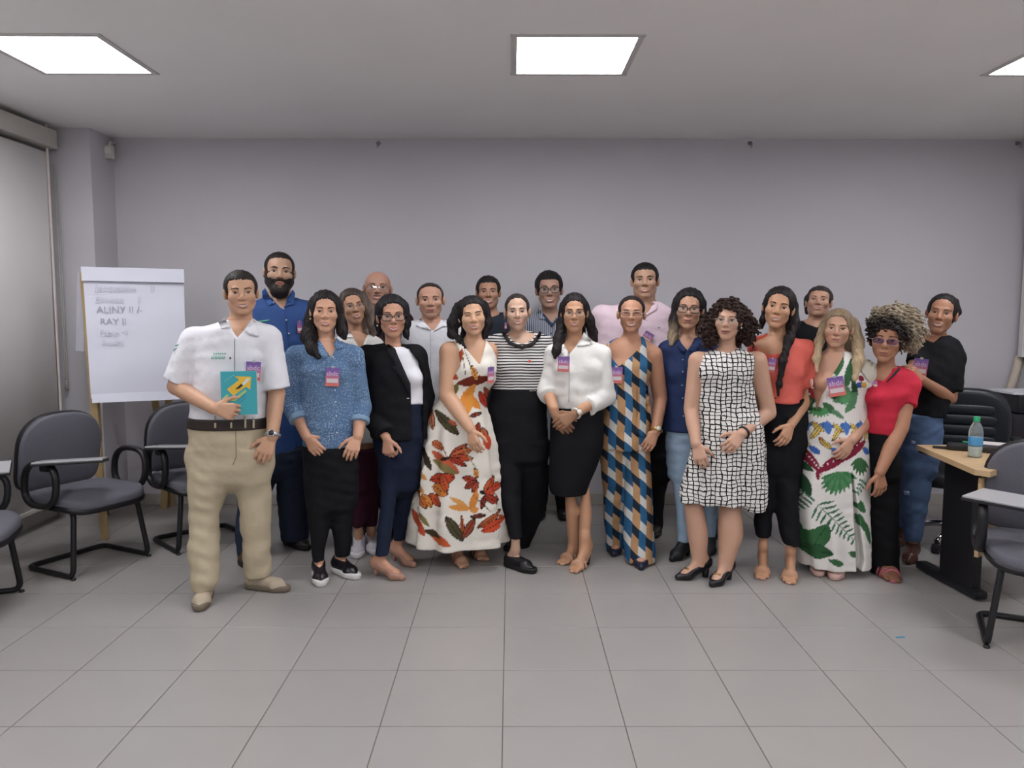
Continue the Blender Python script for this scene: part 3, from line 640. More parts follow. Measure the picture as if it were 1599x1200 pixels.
# ---------------------------------------------------------------- people
def attr_cloth():
    if 'attr' in _mc: return _mc['attr']
    n = NT('printed_cloth'); a = n.new('ShaderNodeAttribute', attribute_name='print'); n.xyz()
    n.bump(n.noise(9, 3), .3, .03); _mc['attr'] = n.done(a.outputs['Color'], .85, 0, .2); return _mc['attr']
def vrow(v): return np.array(v, float)
class Person:
    def __init__(s, label, toes=None, Y=None, fem=True, sk='#b98e75', h=.0085):
        s.label, s.fem, s.sk, s.h = label, fem, sk, h
        s.toes = [None if t is None else FL(*t) for t in (toes or (None, None))]
        ys = [t[1] for t in s.toes if t is not None]
        s.Y = Y if Y is not None else float(np.mean(ys)) + .14
        s.body = Model(); s.parts = []; s.garm = {}; s.arms = [None, None]; s.legs = [None, None]; s.boxes = []; s.bust_ = []
        s.seed = abs(hash(label)) % 1000 if False else sum(map(ord, label)) % 997
    def w(s, x, y, dy=0.0): return W(x, y, s.Y + dy)
    # ---- skeleton
    def head(s, top, chin, yaw=0, pitch=0, dy=-.03, wide=1.0, hair=.012, jaw=1.0):
        Y = s.Y + dy; a, b = W(*top, Y), W(*chin, Y); d = a - b; ln = np.linalg.norm(d)
        s.hs = (ln - hair) / .235; roll = math.atan2(d[0], d[2])
        s.ho = b + d / ln * (.115 * s.hs) ; yw = math.radians(yaw) - math.atan2(s.ho[0], s.ho[1]); s.wide = wide * (1.05 if s.fem else 1.10); s.jaw = jaw
        s.HR = _rot('y', roll) @ _rot('z', yw) @ _rot('x', math.radians(pitch)); return s
    def H(s, x, y, z): return s.ho + s.HR @ (np.array([x * s.wide, y, z]) * s.hs)
    def torso(s, rows, dy=0.0, hd=1.0):
        s.T = s.rows(rows, dy, hd); return s
    def rows(s, rows, dy=0.0, hd=1.0, leg=False):
        out = []
        for r in rows:
            y, xl, xr = r[:3]; e = dy + (r[4] if len(r) > 4 else 0); l, q = s.w(xl, y, e), s.w(xr, y, e); a = (q[0] - l[0]) / 2
            b = r[3] if len(r) > 3 and r[3] else (a * 1.05 if leg else min(.155, max(.05, .56 * a + .022)) * hd)
            out.append((l[2], (l[0] + q[0]) / 2, s.Y + e, a, b))
        out.sort(); return np.array(out)
    def bust(s, y, xl, xr, r=.06, dy=-.06):
        s.bust_ = [(s.w(x, y, dy), r) for x in (xl, xr)]; return s
    def arm(s, i, pts, hand=None, r=None, th=None, n=(0, -1, 0), curl=(18, 25, 20), spread=2.5, nofine=False, hsc=1.0):
        r = r or ((.047, .038, .025) if s.fem else (.056, .046, .031))
        P = [s.w(*p) for p in pts]; s.arms[i] = (P, r)
        if hand is not None:
            wr = P[-1]; tip = s.w(*hand); f = unit(tip - wr); nn = unit(vrow(n) - f * (vrow(n) @ f))
            t = np.cross(nn, f) * (1 if (th or (1 if i == 0 else -1)) > 0 else -1)
            if i == 0 and th is None: t = t if t[0] > 0 else -t
            if i == 1 and th is None: t = t if t[0] < 0 else -t
            s.hand(s.body, wr, f, nn, t, curl, spread, (.95 if s.fem else 1.06) * hsc)
            c = wr + f * .085
            if not nofine: s.boxes.append((c - .108, c + .108, .0046))
        return s
    def hand(s, M, wr, f, n, t, curl, spread, sc_):
        kp = []
        for j in range(4):
            k = wr + sc_ * (f * (.088 - (.004, 0, .003, .012)[j]) + t * (.031 - .0205 * j))
            M.cap(wr + sc_ * (f * .012 + t * (.014 - .009 * j)), k, .0135 * sc_, .0115 * sc_, k=.014); kp.append(k)
        for j in range(4):
            p = kp[j]; a = 0; L = (.066, .074, .069, .054)[j]; sp = math.radians(spread * (1.5 - j))
            c = curl[j] if isinstance(curl[0], tuple) else curl
            for q, fr in enumerate((.46, .30, .24)):
                a += math.radians(c[q]); d = unit(f * math.cos(a) - n * math.sin(a) + t * math.tan(sp) * math.cos(a))
                e = p + d * L * fr * sc_; M.cap(p, e, (.0096, .0088, .0080)[q] * sc_, (.0088, .0080, .0068)[q] * sc_, k=.003); p = e
        p = wr + sc_ * (f * .022 + t * .022); d = unit(f * .62 + t * .72 - n * .25)
        for q, (L, ra, rb) in enumerate(((.040, .0150, .0115), (.032, .0105, .0092), (.026, .0090, .0070))):
            e = p + d * L * sc_; M.cap(p, e, ra * sc_, rb * sc_, k=.008); p = e; d = unit(d + f * .28 - t * .18)
    def leg(s, i, rows, bare=None):
        """rows y,xl,xr from the top of the thigh to the hem; the last row leads to the foot"""
        t = s.toes[i]; top = rows[0]; y, xl, xr = rows[-1][:3]; e = 0.0
        if t is not None:
            for _ in range(3):
                a = s.w((xl + xr) / 2, y, e); dx = t[0] - a[0]; e = t[1] + math.sqrt(max(.155 ** 2 - dx * dx, .05 ** 2)) - s.Y
        ys = [r[0] for r in rows]; out = []
        for r in rows:
            u = (r[0] - ys[0]) / (ys[-1] - ys[0]); out.append((r[0], r[1], r[2], r[3] if len(r) > 3 else None, e * u))
        L = s.rows(out, 0, 1, True); s.legs[i] = dict(L=L, e=e, ank=s.w((xl + xr) / 2, y, e), bare=bare); return s
    # ---- body surface
    def headm(s, M, off=0.0, face=True, k=.016):
        R, q, wd_ = s.HR, s.hs, s.wide; H = s.H
        E = lambda c, r, kk=k, op='u', RR=None: M.ell(H(*c), (np.array(r) * (wd_, 1, 1) + off) * q, R if RR is None else R @ RR, kk, op)
        C = lambda a, b, ra, rb=None, kk=k: M.cap(H(*a), H(*b), (ra + off) * q, ((ra if rb is None else rb) + off) * q, kk)
        E((0, .016, .036), (.0745, .094, .084)); E((0, -.022, -.027), (.060, .066, .080))
        for x in (-1, 1):
            C((x * (.043 if s.fem else .047) * s.jaw, .006, -.052), (x * (.011 if s.fem else .016), -.064, -.098), .020, .0175, .022)
        if not face: return
        E((0, -.070, -.098), (.018, .017, .017)); C((-.032, -.073, .026), (.032, -.073, .026), .012, None, .014)
        for x in (-1, 1):
            E((x * .041, -.056, -.019), (.0235, .0265, .023), .022)
            E((x * .031, -.099, .005), (.015, .013, .010), .012, 's')
            E((x * .077, .012, -.002), (.010, .018, .032), .006, 'u', _rot('z', x * .45))
        C((0, -.080, .014), (0, -.104, -.022), .0085, .0115, .010); E((0, -.101, -.026), (.012, .011, .010), .008)
        for x in (-1, 1): E((x * .013, -.093, -.029), (.0085, .010, .008), .006)
        E((0, -.070, -.062), (.029, .022, .022), .016); C((-.016, -.088, -.071), (.016, -.088, -.071), .0065, None, .008); C((-.016, -.089, -.058), (.016, -.089, -.058), .0055, None, .008)
    def build_body(s, neck=None, inset=.012, neckr=None, chest=True):
        M = s.body; s.headm(M)
        nr = neckr or (.044 if s.fem else .055)
        sh = [a[0][0] if a else None for a in s.arms]; T = s.T
        nb = s.w(*neck) if neck else None
        if nb is None: nb = np.array([T[-1, 1], T[-1, 2], T[-1, 0]])
        nb = nb + (0, .012, 0); s.nb = nb
        M.cap(nb + (0, 0, -.03), s.H(0, .022, -.055), nr * 1.06, nr, k=.03)
        TB = T.copy(); fr = np.clip((T[-1, 0] - T[:, 0] - .22) / .12, 0, 1); TB[:, 3] -= inset + .022 * fr; TB[:, 4] -= inset + .022 * fr; M.loft(TB, 0, k=.03)
        for p, r in s.bust_: M.ell(p, (r * 1.05 - inset, r - inset, r - inset), k=.03)
        for i in (0, 1):
            if s.arms[i] is None:      # an arm that the photograph hides: hanging behind the row in front
                zt = T[-1, 0]; j = np.argmax(T[:, 3] * (T[:, 0] > zt - .25)); x = T[j, 1] + (1 if i else -1) * (T[j, 3] - .035)
                p = np.array([x, s.Y + .02, zt - .085]); p2 = p + ((.02 if i else -.02), .07, -.27); p3 = p2 + ((-.05 if i else .05), -.02, -.24)
                s.arms[i] = ([p, p2, p3], (.045, .036, .024) if s.fem else (.055, .045, .03)); s.hand(M, p3, np.array([0, -.1, -1.0]), np.array([1.0 if i else -1.0, 0, 0]), np.array([0, -1.0, -.1]), (18, 25, 20), 3, .95)
            P, r = s.arms[i]
            M.cap(nb + ((.03 if i else -.03), .01, -.035), P[0], .036, r[0] * .86, k=.04)
            M.cap(P[0], P[1], r[0], r[1], k=.020); m = P[1] + (P[2] - P[1]) * .35
            M.cap(P[1], m, r[1] * .97, r[1] * .93, k=.003); M.cap(m, P[2], r[1] * .93, r[2], k=.003)
        for i in (0, 1):
            g = s.legs[i]
            if g is None: continue
            L = g['L']; ins = 0 if g['bare'] else -.012
            if g['bare']:
                L = L.copy(); L[-2:, 3] -= (.012, .03); L[-2:, 4] -= (.012, .03); M.loft(L, 0, k=.025)
            else: M.loft(L, -.019, k=.025)
        return s
    def foot(s, M, i, hh=.02, off=0.0, toes=False, length=None):
        g = s.legs[i]; t = s.toes[i]; A = g['ank']
        if t is None: t = np.array([A[0], A[1] - .16, 0])
        d = unit(np.array([t[0] - A[0], t[1] - A[1], 0])); n = np.array([-d[1], d[0], 0]); L = length or (.232 if s.fem else .262)
        z = lambda v: np.array([0, 0, v]); hl = t - d * (L - .032) + z(hh + .030); ba = t - d * .078 + z(.030); r = .029 + off; w_ = .9 if s.fem else 1.06
        M.cap(hl, ba + n * .006, r, .027 * w_ + off, k=.02); M.cap(hl + d * .02 + z(.03), ba + z(.01), .024 * w_ + off, .016 + off, k=.02)
        M.cap(ba - n * .016 * w_, ba + n * .016 * w_, .022 + off, None, .015)
        if toes:
            for j in range(5):
                b = ba + n * (.026 - .013 * j) * (1 if i else -1); e = t + n * (.026 - .0135 * j) * (1 if i else -1) - d * (.012 + (.0, .001, .006, .013, .022)[j]) + z(.012)
                M.cap(b - z(.006), e, .012, (.0115 if j == 0 else .0082), k=.003)
        else: M.cap(ba - z(.004), t - d * (.022 + off * .3) + z(.017), .027 * w_ + off, .014 + off * .7, k=.02)
        an = hl + d * .042 + z(.07); kn = A + z(.10); M.cap(an, hl + z(.006), .026 + off, .026 + off, k=.02)
        if off == 0: M.cap(A + z(.04), an, .025 if s.fem else .032, .027, k=.02)
        M.p.append((lambda X, Y, Z: .001 - Z + 0 * X + 0 * Y, None, None, 0, 'i'))
        return d, n, hl, ba, t
    def finish(s, coarse=.0135, headh=.0040, hl=.135):
        M = s.body; q = s.hs; c = s.H(0, .0, -.02); bx = [(c - np.array([.125, .15, hl + .03]) , c + np.array([.125, .14, hl + .01]), headh)] + s.boxes
        base = np.array([s.T[0, 1], s.Y, 0.0])
        M.p = [p for p in M.p if p[4] != 'i'] + [p for p in M.p if p[4] == 'i'][:1]
        v, f = M.mesh(coarse); 
        n = np.zeros_like(v); fn = np.cross(v[f[:, 2]] - v[f[:, 0]], v[f[:, 3]] - v[f[:, 1]])
        for k in range(4): np.add.at(n, f[:, k], fn)
        n /= np.linalg.norm(n, axis=1)[:, None] + 1e-12
        ins = np.zeros(len(v), bool); kill = np.zeros(len(v), bool)
        for lo, hi, h in bx:
            ins |= ((v > lo) & (v < hi)).all(1); kill |= ((v > lo + .02) & (v < hi - .02)).all(1)
        v = v - n * (ins * .0012)[:, None]; f = f[~kill[f].all(1)]
        parts = [(v, f)]
        for j, (lo, hi, h) in enumerate(bx):
            a, b = M.mesh(h, lo, hi, closed=False); parts.append((a, b))
            if j == 0: s.hv, s.hf = a, b
        s.bodyparts = parts; m = skin(s.sk)
        me = raw_mesh('person', [(a - base, b, m) for a, b in parts]); s.base = base
        s.obj = link('person', me, None, tuple(base), label=s.label, category='person', group='people posing in the group photo')
        s.garm['body'] = (v, f)
        for nm, parts_, sub in s.parts:
            me = raw_mesh(nm, [(a - base, b, mm) for a, b, mm, *_ in parts_])
            cols = [p[3] for p in parts_ if len(p) > 3 and p[3] is not None]
            if cols:
                at = me.color_attributes.new('print', 'FLOAT_COLOR', 'POINT'); c = np.concatenate(cols); at.data.foreach_set('color', np.c_[c, np.ones(len(c))].astype(np.float32).ravel())
            o = link(nm, me, s.obj, **({'kind': 'stuff'} if nm == 'curls' else {}))
            s.garm.setdefault('@' + nm, o)
            for sn, sp, lab in sub:
                link(sn, raw_mesh(sn, [(a - base, b, mm) for a, b, mm in sp]), o, **({'label': lab} if lab else {}))
        s.done = True
        return s
    def part(s, name, plist, sub=(), parent=None, label=None):
        """plist entries: verts, faces, material in room coordinates"""
        if getattr(s, 'done', False):
            o = link(name, raw_mesh(name, [(np.asarray(a) - s.base, b, m) for a, b, m in plist]), parent or s.obj, label=label)
            for sn, sp, lab in sub: link(sn, raw_mesh(sn, [(np.asarray(a) - s.base, b, mm) for a, b, mm in sp]), o, **({'label': lab} if lab else {}))
            return o
        s.parts.append((name, plist, list(sub)))
    # ---- clothes
    def poly(s, pts, dy=-.10): return [(p[0], p[2]) for p in (s.w(x, y, dy) for x, y in pts)]
    def top(s, name, m, hem, rows=None, off=0.0, neck=None, slv=(None, None), fold=.003, h=None, shoulders=True, pleat=None, carve=(), paint=None, back=.03, extra=None, zt=None, stand=0):
        M = Model(); L = s.T if rows is None else s.rows(rows); z0 = s.w(800, hem)[2] if not isinstance(hem, tuple) else s.w(*hem)[2]
        M.loft(L, off, z0=z0, k=.03, pleat=pleat, z1=zt)
        for p, r in s.bust_: M.ell(p, (r * 1.05 + off, r + off, r + off), k=.03)
        for i in (0, 1):
            P, r = s.arms[i]; q = slv[i]
            if q is None: continue
            t, e0, e1 = q
            if shoulders: M.cap(s.nb + ((.03 if i else -.03), .01, -.035), P[0], .036 + .012 + off, r[0] * .86 + e0 + off, k=.04)
            r0, r1, r2 = r[0] + e0 + off, r[1] + e0 * .4 + e1 * .6 + off, r[2] + e1 + off
            if t <= 1: M.cap(P[0], P[0] + (P[1] - P[0]) * t, r0, r0 + (r[1] + e1 + off - r0) * min(1, t * 1.2), k=.02, flat=True)
            else:
                M.cap(P[0], P[1], r0, r1, k=.02); u = t - 1; M.cap(P[1], P[1] + (P[2] - P[1]) * u, r1, r1 + (r2 - r1) * u, k=.012, flat=True)
        if extra: extra(M)
        if stand:
            a_ = s.nb + (0, .004, -.03); d_ = unit(s.H(0, .022, -.055) - a_); M.cap(a_, a_ + d_ * (.03 + stand), (.044 if s.fem else .057) + .018, (.044 if s.fem else .055) + .012, k=.012, flat=True)
        if fold: M.disp(folds(s.seed, fold)); M.disp(wrinkle(s.seed + 1, fold * .9))
        if neck: M.prism(s.poly(neck), s.Y - .6, s.Y + back, k=.004)
        for pl, ya, yb in carve: M.prism(s.poly(pl), s.Y + ya, s.Y + yb, k=.004)
        return s.add(name, M, m, h, paint)
    def add(s, name, M, m, h=None, paint=None, sub=()):
        v, f = M.mesh(h or s.h); s.garm[name] = (v, f)
        s.parts.append((name, [(v, f, m, paint(v) if paint else None)], list(sub))); return s
    def bottom(s, name, m, waist, rows, off=.002, fold=.004, h=None, hems=(None, None), pleat=None):
        M = Model(); L = s.rows(rows); L[:, 4] = np.maximum(L[:, 4], np.interp(L[:, 0], s.T[:, 0], s.T[:, 4] - .006)); l0 = L[0].copy(); l0[0] -= .06; l0[3] *= .45; l0[4] *= .3; L = np.vstack([l0, L]); M.loft(L, off, z1=s.w(800, waist)[2], k=.04)
        for i in (0, 1):
            g = s.legs[i]
            if g: M.loft(g['L'], off, k=.03, z0=None)
        if fold: M.disp(folds(s.seed + 5, fold, 16, 26)); M.disp(wrinkle(s.seed + 2, fold))
        return s.add(name, M, m, h)
    def cuff(s, i, t0, t1, extra, m):
        A, B, C_ = s.arms[i][0]; r = s.arms[i][1]; at = lambda t: A + (B - A) * t if t <= 1 else B + (C_ - B) * (t - 1)
        M = Model(); rr = r[1] + (r[2] - r[1]) * max(0, t0 - 1) + extra; M.cap(at(t0), at(t1), rr, rr, flat=True, flat0=True); return s.add('cuff', M, m, .007)
    def skirt(s, name, m, rows, off=0.0, fold=.003, h=None, pleat=None, carve=(), paint=None):
        M = Model(); M.loft(s.rows(rows), off, k=.03, pleat=pleat)
        if fold: M.disp(folds(s.seed + 5, fold))
        for pl, ya, yb in carve: M.prism(s.poly(pl), s.Y + ya, s.Y + yb, k=.004)
        return s.add(name, M, m, h, paint)
    def band(s, name, m, y0, y1, rows, off=.006, h=.006):
        M = Model(); M.loft(s.rows(rows), off, z0=s.w(800, y1)[2], z1=s.w(800, y0)[2]); return s.add(name, M, m, h)
    def shoes(s, kind, m, sole=None, hh=.02, sides=(0, 1), trim=None):
        for i in sides:
            if s.legs[i] is None: continue
            M = Model(); B = s.body
            d, n, hl, ba, t = s.foot(B, i, hh, toes=kind == 'sandal', length=None)
            z = lambda v: np.array([0, 0, v]); sub = []
            if kind == 'sandal':
                c = (ba + t) / 2; s.boxes.append((c - (.085, .085, .06), c + (.085, .085, .05), .0042))
                for c, w_, r in ((ba + d * .012, .036, .0235), (ba - d * .03, .034, .027)):
                    a, f = tube_vf([c + n * (w_ + .002) * math.cos(q) + z((r + .015) * math.sin(q) - .012) for q in np.linspace(-.25, math.pi + .25, 11)], .009, 6, flat=.35, up=d); sub.append(('strap', [(a, f, m)], None))
                if hh > .03 and trim == 'ankle':
                    a, f = tube_vf([hl + d * .03 + n * .033 * math.cos(q) - d * .062 * max(0, math.sin(q)) + z(.045 - hh * .0) for q in np.linspace(-.1, math.pi + .1, 11)], .006, 6); sub.append(('strap', [(a, f, m)], None))
                M.cap(hl - z(.036), ba - z(.030), .024, .026, k=.01); M.cap(ba - z(.030), t - d * .02 - z(.0), .034, .022, k=.02); M.p.append((lambda X, Y, Z: -Z + .0005, None, None, 0, 'i'))
                d0 = d.copy(); hz = hl[2] - .030; bz = .012; Lh = (ba - hl) @ d
                M.p.append((lambda X, Y, Z, o=hl.copy(), dd=d0, Lh=Lh, hz=hz: Z - np.clip(hz + (.014 - hz) * ((X - o[0]) * dd[0] + (Y - o[1]) * dd[1]) / Lh, .014, hz + .002), None, None, 0, 'i'))
            else:
                s2 = Person.__new__(Person); s2.__dict__ = dict(s.__dict__); s2.foot(M, i, hh, off=.008)
                top_ = {'pump': .052, 'slip': .075, 'boot': .17, 'mule': .06}[kind]
                if kind == 'boot': M.cap(hl + z(.0), hl + d * .022 + z(.12), .034, .042, k=.02)
                fr = {'pump': .050, 'slip': .066, 'boot': .17, 'mule': .075}[kind]
                zb, zf = hl[2] - .03 + top_, fr
                o = hl.copy(); Lh = (ba - hl) @ d
                M.p.append((lambda X, Y, Z, o=o, dd=d.copy(), Lh=Lh, zb=zb, zf=zf: (Z - (zb + (zf - zb) * np.clip(((X - o[0]) * dd[0] + (Y - o[1]) * dd[1]) / Lh, -.3, 1.2))) * .9, None, None, 0, 'i'))
                if kind == 'pump':
                    M.ell(ba - d * .052 + z(.052), (.026, .060, .034), np.stack([n, d, z(1)], 1), k=.004, op='s')
            if hh > .03:
                hb = hl - d * .004; a, f = tube_vf([hb - z(.034), np.array([hb[0] + d[0] * .004, hb[1] + d[1] * .004, .0])], [.020, .008 if trim == 'stiletto' else .017], 10); sub.append(('heel', [(a, f, sole or m)], None))
            elif sole:
                S = Model(); S.cap(hl * (1, 1, 0) + z(.02), ba * (1, 1, 0) + z(.02), .040, .043, k=.02); S.cap(ba * (1, 1, 0) + z(.02), (t - d * .03) * (1, 1, 0) + z(.02), .043, .034, k=.02)
                S.p.append((lambda X, Y, Z: np.maximum(-Z + .0006, Z - .034) + 0 * X + 0 * Y, None, None, 0, 'i')); a, f = S.mesh(.006); sub.append(('sole', [(a, f, sole)], None))
            if trim == 'buckle':
                c = ba + d * .0 + z(.030)
                a, f = box_vf(c, (.036, .016, .010), np.stack([n, d, z(1)], 1), .003); sub.append(('buckle', [(a, f, mat('#b39a62', .3, .9))], 'gold buckle'))
            if trim == 'bow':
                for q in (-1, 1):
                    e = Model(); e.ell(ba + d * .022 + z(.028) + n * .014 * q, (.016, .010, .009)); a, f = e.mesh(.004); sub.append(('bow', [(a, f, mat('#1c1518', .5))], 'dark bow'))
            v, f = M.mesh(.0068); s.garm['shoe%d' % i] = (v, f); s.parts.append(('sandal' if kind == 'sandal' else 'boot' if kind == 'boot' else 'shoe', [(v, f, m)], sub))
        return s
    # ---- hair
    def cap_hair(s, th=.012, carve=((0, -.112, -.035), (.066, .088, .118)), low=-.06, ears=True, nape=True, M=None, sidecut=None):
        M = M or Model(); q, R = s.hs, s.HR
        M.ell(s.H(0, .024, .038), (np.array([.0745 * s.wide, .092, .084]) + th) * q, R, .02)
        if nape: M.ell(s.H(0, .045, -.02), (np.array([.062 * s.wide, .062, .07]) + th * .6) * q, R, .02)
        if len(carve) == 3: M.rbox(s.H(*carve[0]), np.array(carve[1]) * (s.wide, 1, 1) * q, carve[2] * q, R, .010, 's')
        else: M.ell(s.H(*carve[0]), np.array(carve[1]) * (s.wide, 1, 1) * q, R, .008, 's')
        if ears:
            for x in (-1, 1): M.ell(s.H(x * .084, .008, -.022), np.array([.022, .026, .040]) * q, R, .006, 's')
        M.cut(s.H(0, 0, low), -(R @ np.array([0, -.3, 1.0])))
        s.hairM = M; return s
    def lock(s, pts, k=.025):
        P = [s.w(*p[:3]) for p in pts]; R = [p[3] for p in pts]
        for a, b, ra, rb in zip(P[:-1], P[1:], R[:-1], R[1:]): s.hairM.cap(a, b, ra, rb, k=k)
        return s
    def curls(s, n, m, sel, seed=8, rad=(.006, .010), L=(.018, .040), th=.0042):
        r = np.random.default_rng(seed); hv, hf = s.garm['hair']; V, F, o = [], [], 0; cand = hv[sel(hv)]
        for k in range(n):
            b = cand[r.integers(len(cand))]; d = unit(b - s.ho + (0, .0, .02)); a = unit(np.cross(d, r.normal(0, 1, 3))); c = np.cross(d, a); rd = r.uniform(*rad); l = r.uniform(*L); n_ = 13
            pts = [b - d * .006 + d * l * t + rd * (a * math.cos(9 * t + k) + c * math.sin(9 * t + k)) + np.array([0, 0, -.3]) * l * t * t for t in np.linspace(0, 1, n_)]
            v, f = tube_vf(pts, [th] * (n_ - 1) + [.002], 5); V.append(v); F += [tuple(i + o for i in q) for q in f]; o += len(v)
        s.parts.append(('curls', [(np.concatenate(V), F, m)], [])); return s
    def hair_done(s, m, h=.0054, groove=.0024, freq=330, curl=0.0, name='hair', sub=()):
        M = s.hairM
        if groove:
            c = s.ho
            def fn(X, Y, Z):
                th = np.arctan2(X - c[0], Y - c[1] - .02); return groove * np.sin(th * 34 + 7 * np.sin(Z * 9) ) * (1 + .4 * np.sin(Z * 23 + X * 40)) + groove * .8 * np.sin(X * 210 + 30 * np.sin(Z * 4 + 1)) * np.cos(Y * 90)
            M.disp(fn)
        if curl:
            r = np.random.default_rng(3); K = [(r.normal(0, 1, 3), r.uniform(0, 6)) for _ in range(7)]
            def fc(X, Y, Z):
                d = 0
                for v, p in K: v = unit(v) * 290; d = d + np.sin(v[0] * X + v[1] * Y + v[2] * Z + p)
                return curl * .5 * d
            M.disp(fc)
        v, f = M.mesh(h); s.garm['hair'] = (v, f); s.parts.append((name, [(v, f, m)], list(sub))); return s
    # ---- face
    def face(s, smile=2, brow='#2a1c16', browt=.0062, lip='#a5605a', eye=.0088, iris='#2a1710', closed=False, brows_up=0.0, gap=.011, tache=None):
        lv = ((s.hv - s.ho) @ s.HR) / s.hs; lv[:, 0] /= s.wide; bv = BVHTree.FromPolygons(lv.tolist(), s.hf.tolist())
        def hit(x, z):
            r = bv.ray_cast(Vector((x, -.4, z)), Vector((0, 1, 0))); return r[0][1] if r[0] is not None else -.06
        def patch(xa, xb, lo, hi, off, nu=12, nv=4):
            V, F = [], []
            for i in range(nu + 1):
                u = i / nu * 2 - 1; x = xa + (xb - xa) * i / nu
                for j in range(nv + 1):
                    z = lo(u) + (hi(u) - lo(u)) * j / nv; e = i in (0, nu) or j in (0, nv); V.append((x, hit(x, z) + (.0012 if e else -off), z))
            for i in range(nu):
                for j in range(nv): a = i * (nv + 1) + j; F.append((a, a + nv + 1, a + nv + 2, a + 1))
            V = np.array(V); V[:, 0] *= s.wide; return s.ho + (V * s.hs) @ s.HR.T, F
        wht, irs, lash = mat('#c3b8b0', .3), mat(iris, .15), mat('#1b1412', .6)
        o = (lambda u: max(0.0, 1 - u * u))
        for x in (-1, 1):
            cx, z0, hw = x * .0315, .003, .0152; inn = -x
            tilt = lambda u: .0014 * u * x
            if closed:
                p = [patch(cx - hw, cx + hw, lambda u: z0 - .001 + .003 * o(u) + tilt(u), lambda u: z0 + .0035 + .0035 * o(u) + tilt(u), .0016)]; s.part('eye', [(*p[0], lash)])
            else:
                up, dn = eye * .62, eye * .42
                pr = [(*patch(cx - hw, cx + hw, lambda u: z0 - dn * o(u) + tilt(u), lambda u: z0 + up * o(u) ** .8 + tilt(u), .0012), wht)]
                ir = patch(cx -   .0078, cx +   .0078, lambda u: z0 + max(-dn * .96, -  .0078 * math.sqrt(o(u))), lambda u: z0 + min(up * .98,   .0078 * math.sqrt(o(u)) + .0005), .0022, 8, 4)
                la = patch(cx - hw * 1.08, cx + hw * 1.08, lambda u: z0 + up * o(u) ** .8 + tilt(u) - .0006, lambda u: z0 + up * o(u) ** .8 + tilt(u) + .0036 + .0008 * u * x, .0026, 12, 2)
                s.part('eye', pr, [('iris', [(*ir, irs)], None), ('eyelash', [(*la, lash)], None)])
            bz = lambda u: .0268 + brows_up + .0062 * (1 - (u * x - .08) ** 2) - .0028 - .0010 * u * x
            b = patch(cx - .019, cx + .021 if x > 0 else cx + .019, lambda u: bz(u) - browt * (.66 - .20 * u * x), lambda u: bz(u) + browt * (.48 - .20 * u * x), .0030, 12, 3)
            s.part('eyebrow', [(*b, mat(brow, .8))])
        zm, hw = -.0635, .0230 + .0050 * min(smile, 2); rise = (.0, .0055, .0112)[min(int(smile), 2)] if smile < 3 else .001
        zc = lambda u: zm + rise * u * u * 1.15; g = (lambda u: gap * o(u)) if smile >= 2 else (lambda u: 0.0)
        lm = mat(lip, .45)
        ul = patch(-hw, hw, lambda u: zc(u) - .0002, lambda u: zc(u) + .0062 * o(u) * (1 - .25 * math.exp(-(u / .16) ** 2)) + .0006, .0028, 16, 3)
        ll = patch(-hw * .93, hw * .93, lambda u: zc(u) - g(u) - .0082 * o(u) - .0004, lambda u: zc(u) - g(u) + .0002, .0032, 16, 3)
        sub = []
        if smile >= 2: sub.append(('teeth', [(*patch(-hw * .9, hw * .9, lambda u: zc(u) - g(u), lambda u: zc(u) + .0005, .0016, 14, 3), mat('#cbc1b8' if smile == 2 else '#3a1a1a', .3))], None))
        else:
            sub.append(('lip_line', [(*patch(-hw, hw, lambda u: zc(u) - .0012, lambda u: zc(u) + .0010, .0036, 14, 2), mat('#4a2420', .6))], None))
        s.part('mouth', [(*ul, lm), (*ll, lm)], sub)
        nos = []
        for x in (-1, 1): nos.append((*patch(x * .0085 - .0042, x * .0085 + .0042, lambda u: -.0365 - .0015 * o(u), lambda u: -.0365 + .0022 * o(u), .0008, 6, 2), mat('#4a2a22', .8)))
        s.part('nostrils', nos)
        if tache:
            t = patch(-.028, .028, lambda u: -.0555 - .004 * u * u * u * u * 2 - .0, lambda u: -.043 - .010 * u * u, .006, 14, 3); s.part('moustache', [(*t, mat(tache, .8))])
        s.hit = hit; return s
    def glasses(s, col='#2a2320', w=.0245, h=.0185, r=.0016, z0=.000, tint=None, rim=True, square=.6, y=-.102):
        m = mat(col, .35); V = []
        sp = lambda c, q, k: math.copysign(abs(c) ** k, c) * q
        T = lambda x, yy, z: s.H(x, yy, z); sub = []
        for x in (-1, 1):
            c = x * .0325; cur = lambda u: y + .10 * max(0, abs(u) - .02) ** 1.3
            ring = [T(c + sp(math.cos(a), w, square), cur(c + sp(math.cos(a), w, square)), z0 + sp(math.sin(a), h, square)) for a in np.linspace(0, 2 * math.pi, 29)[:-1]]
            if rim: V.append((*tube_vf(ring, r * s.hs, 6, closed=True), m))
            cen = T(c, cur(c), z0); vv = np.array(ring + [cen]); sub.append(('lens', [(np.r_[vv, vv + s.HR @ np.array([0, .0012, 0])], [(i, (i + 1) % 28, 28) for i in range(28)] + [(29 + (i + 1) % 28, 29 + i, 57) for i in range(28)], lensmat(tint))], None))
            xe = c + x * w; V.append((*tube_vf([T(xe, cur(xe), z0 + h * .45), T(x * .074, cur(.07) + .02, z0 + h * .5), T(x * .083, .01, z0 + .006)], r * .9 * s.hs, 6), m))
        V.append((*tube_vf([T(-.0325 + w, y, z0 + .004), T(0, y - .004, z0 + .007), T(.0325 - w, y, z0 + .004)], r * s.hs, 6), m))
        s.part('glasses', V, sub); return s
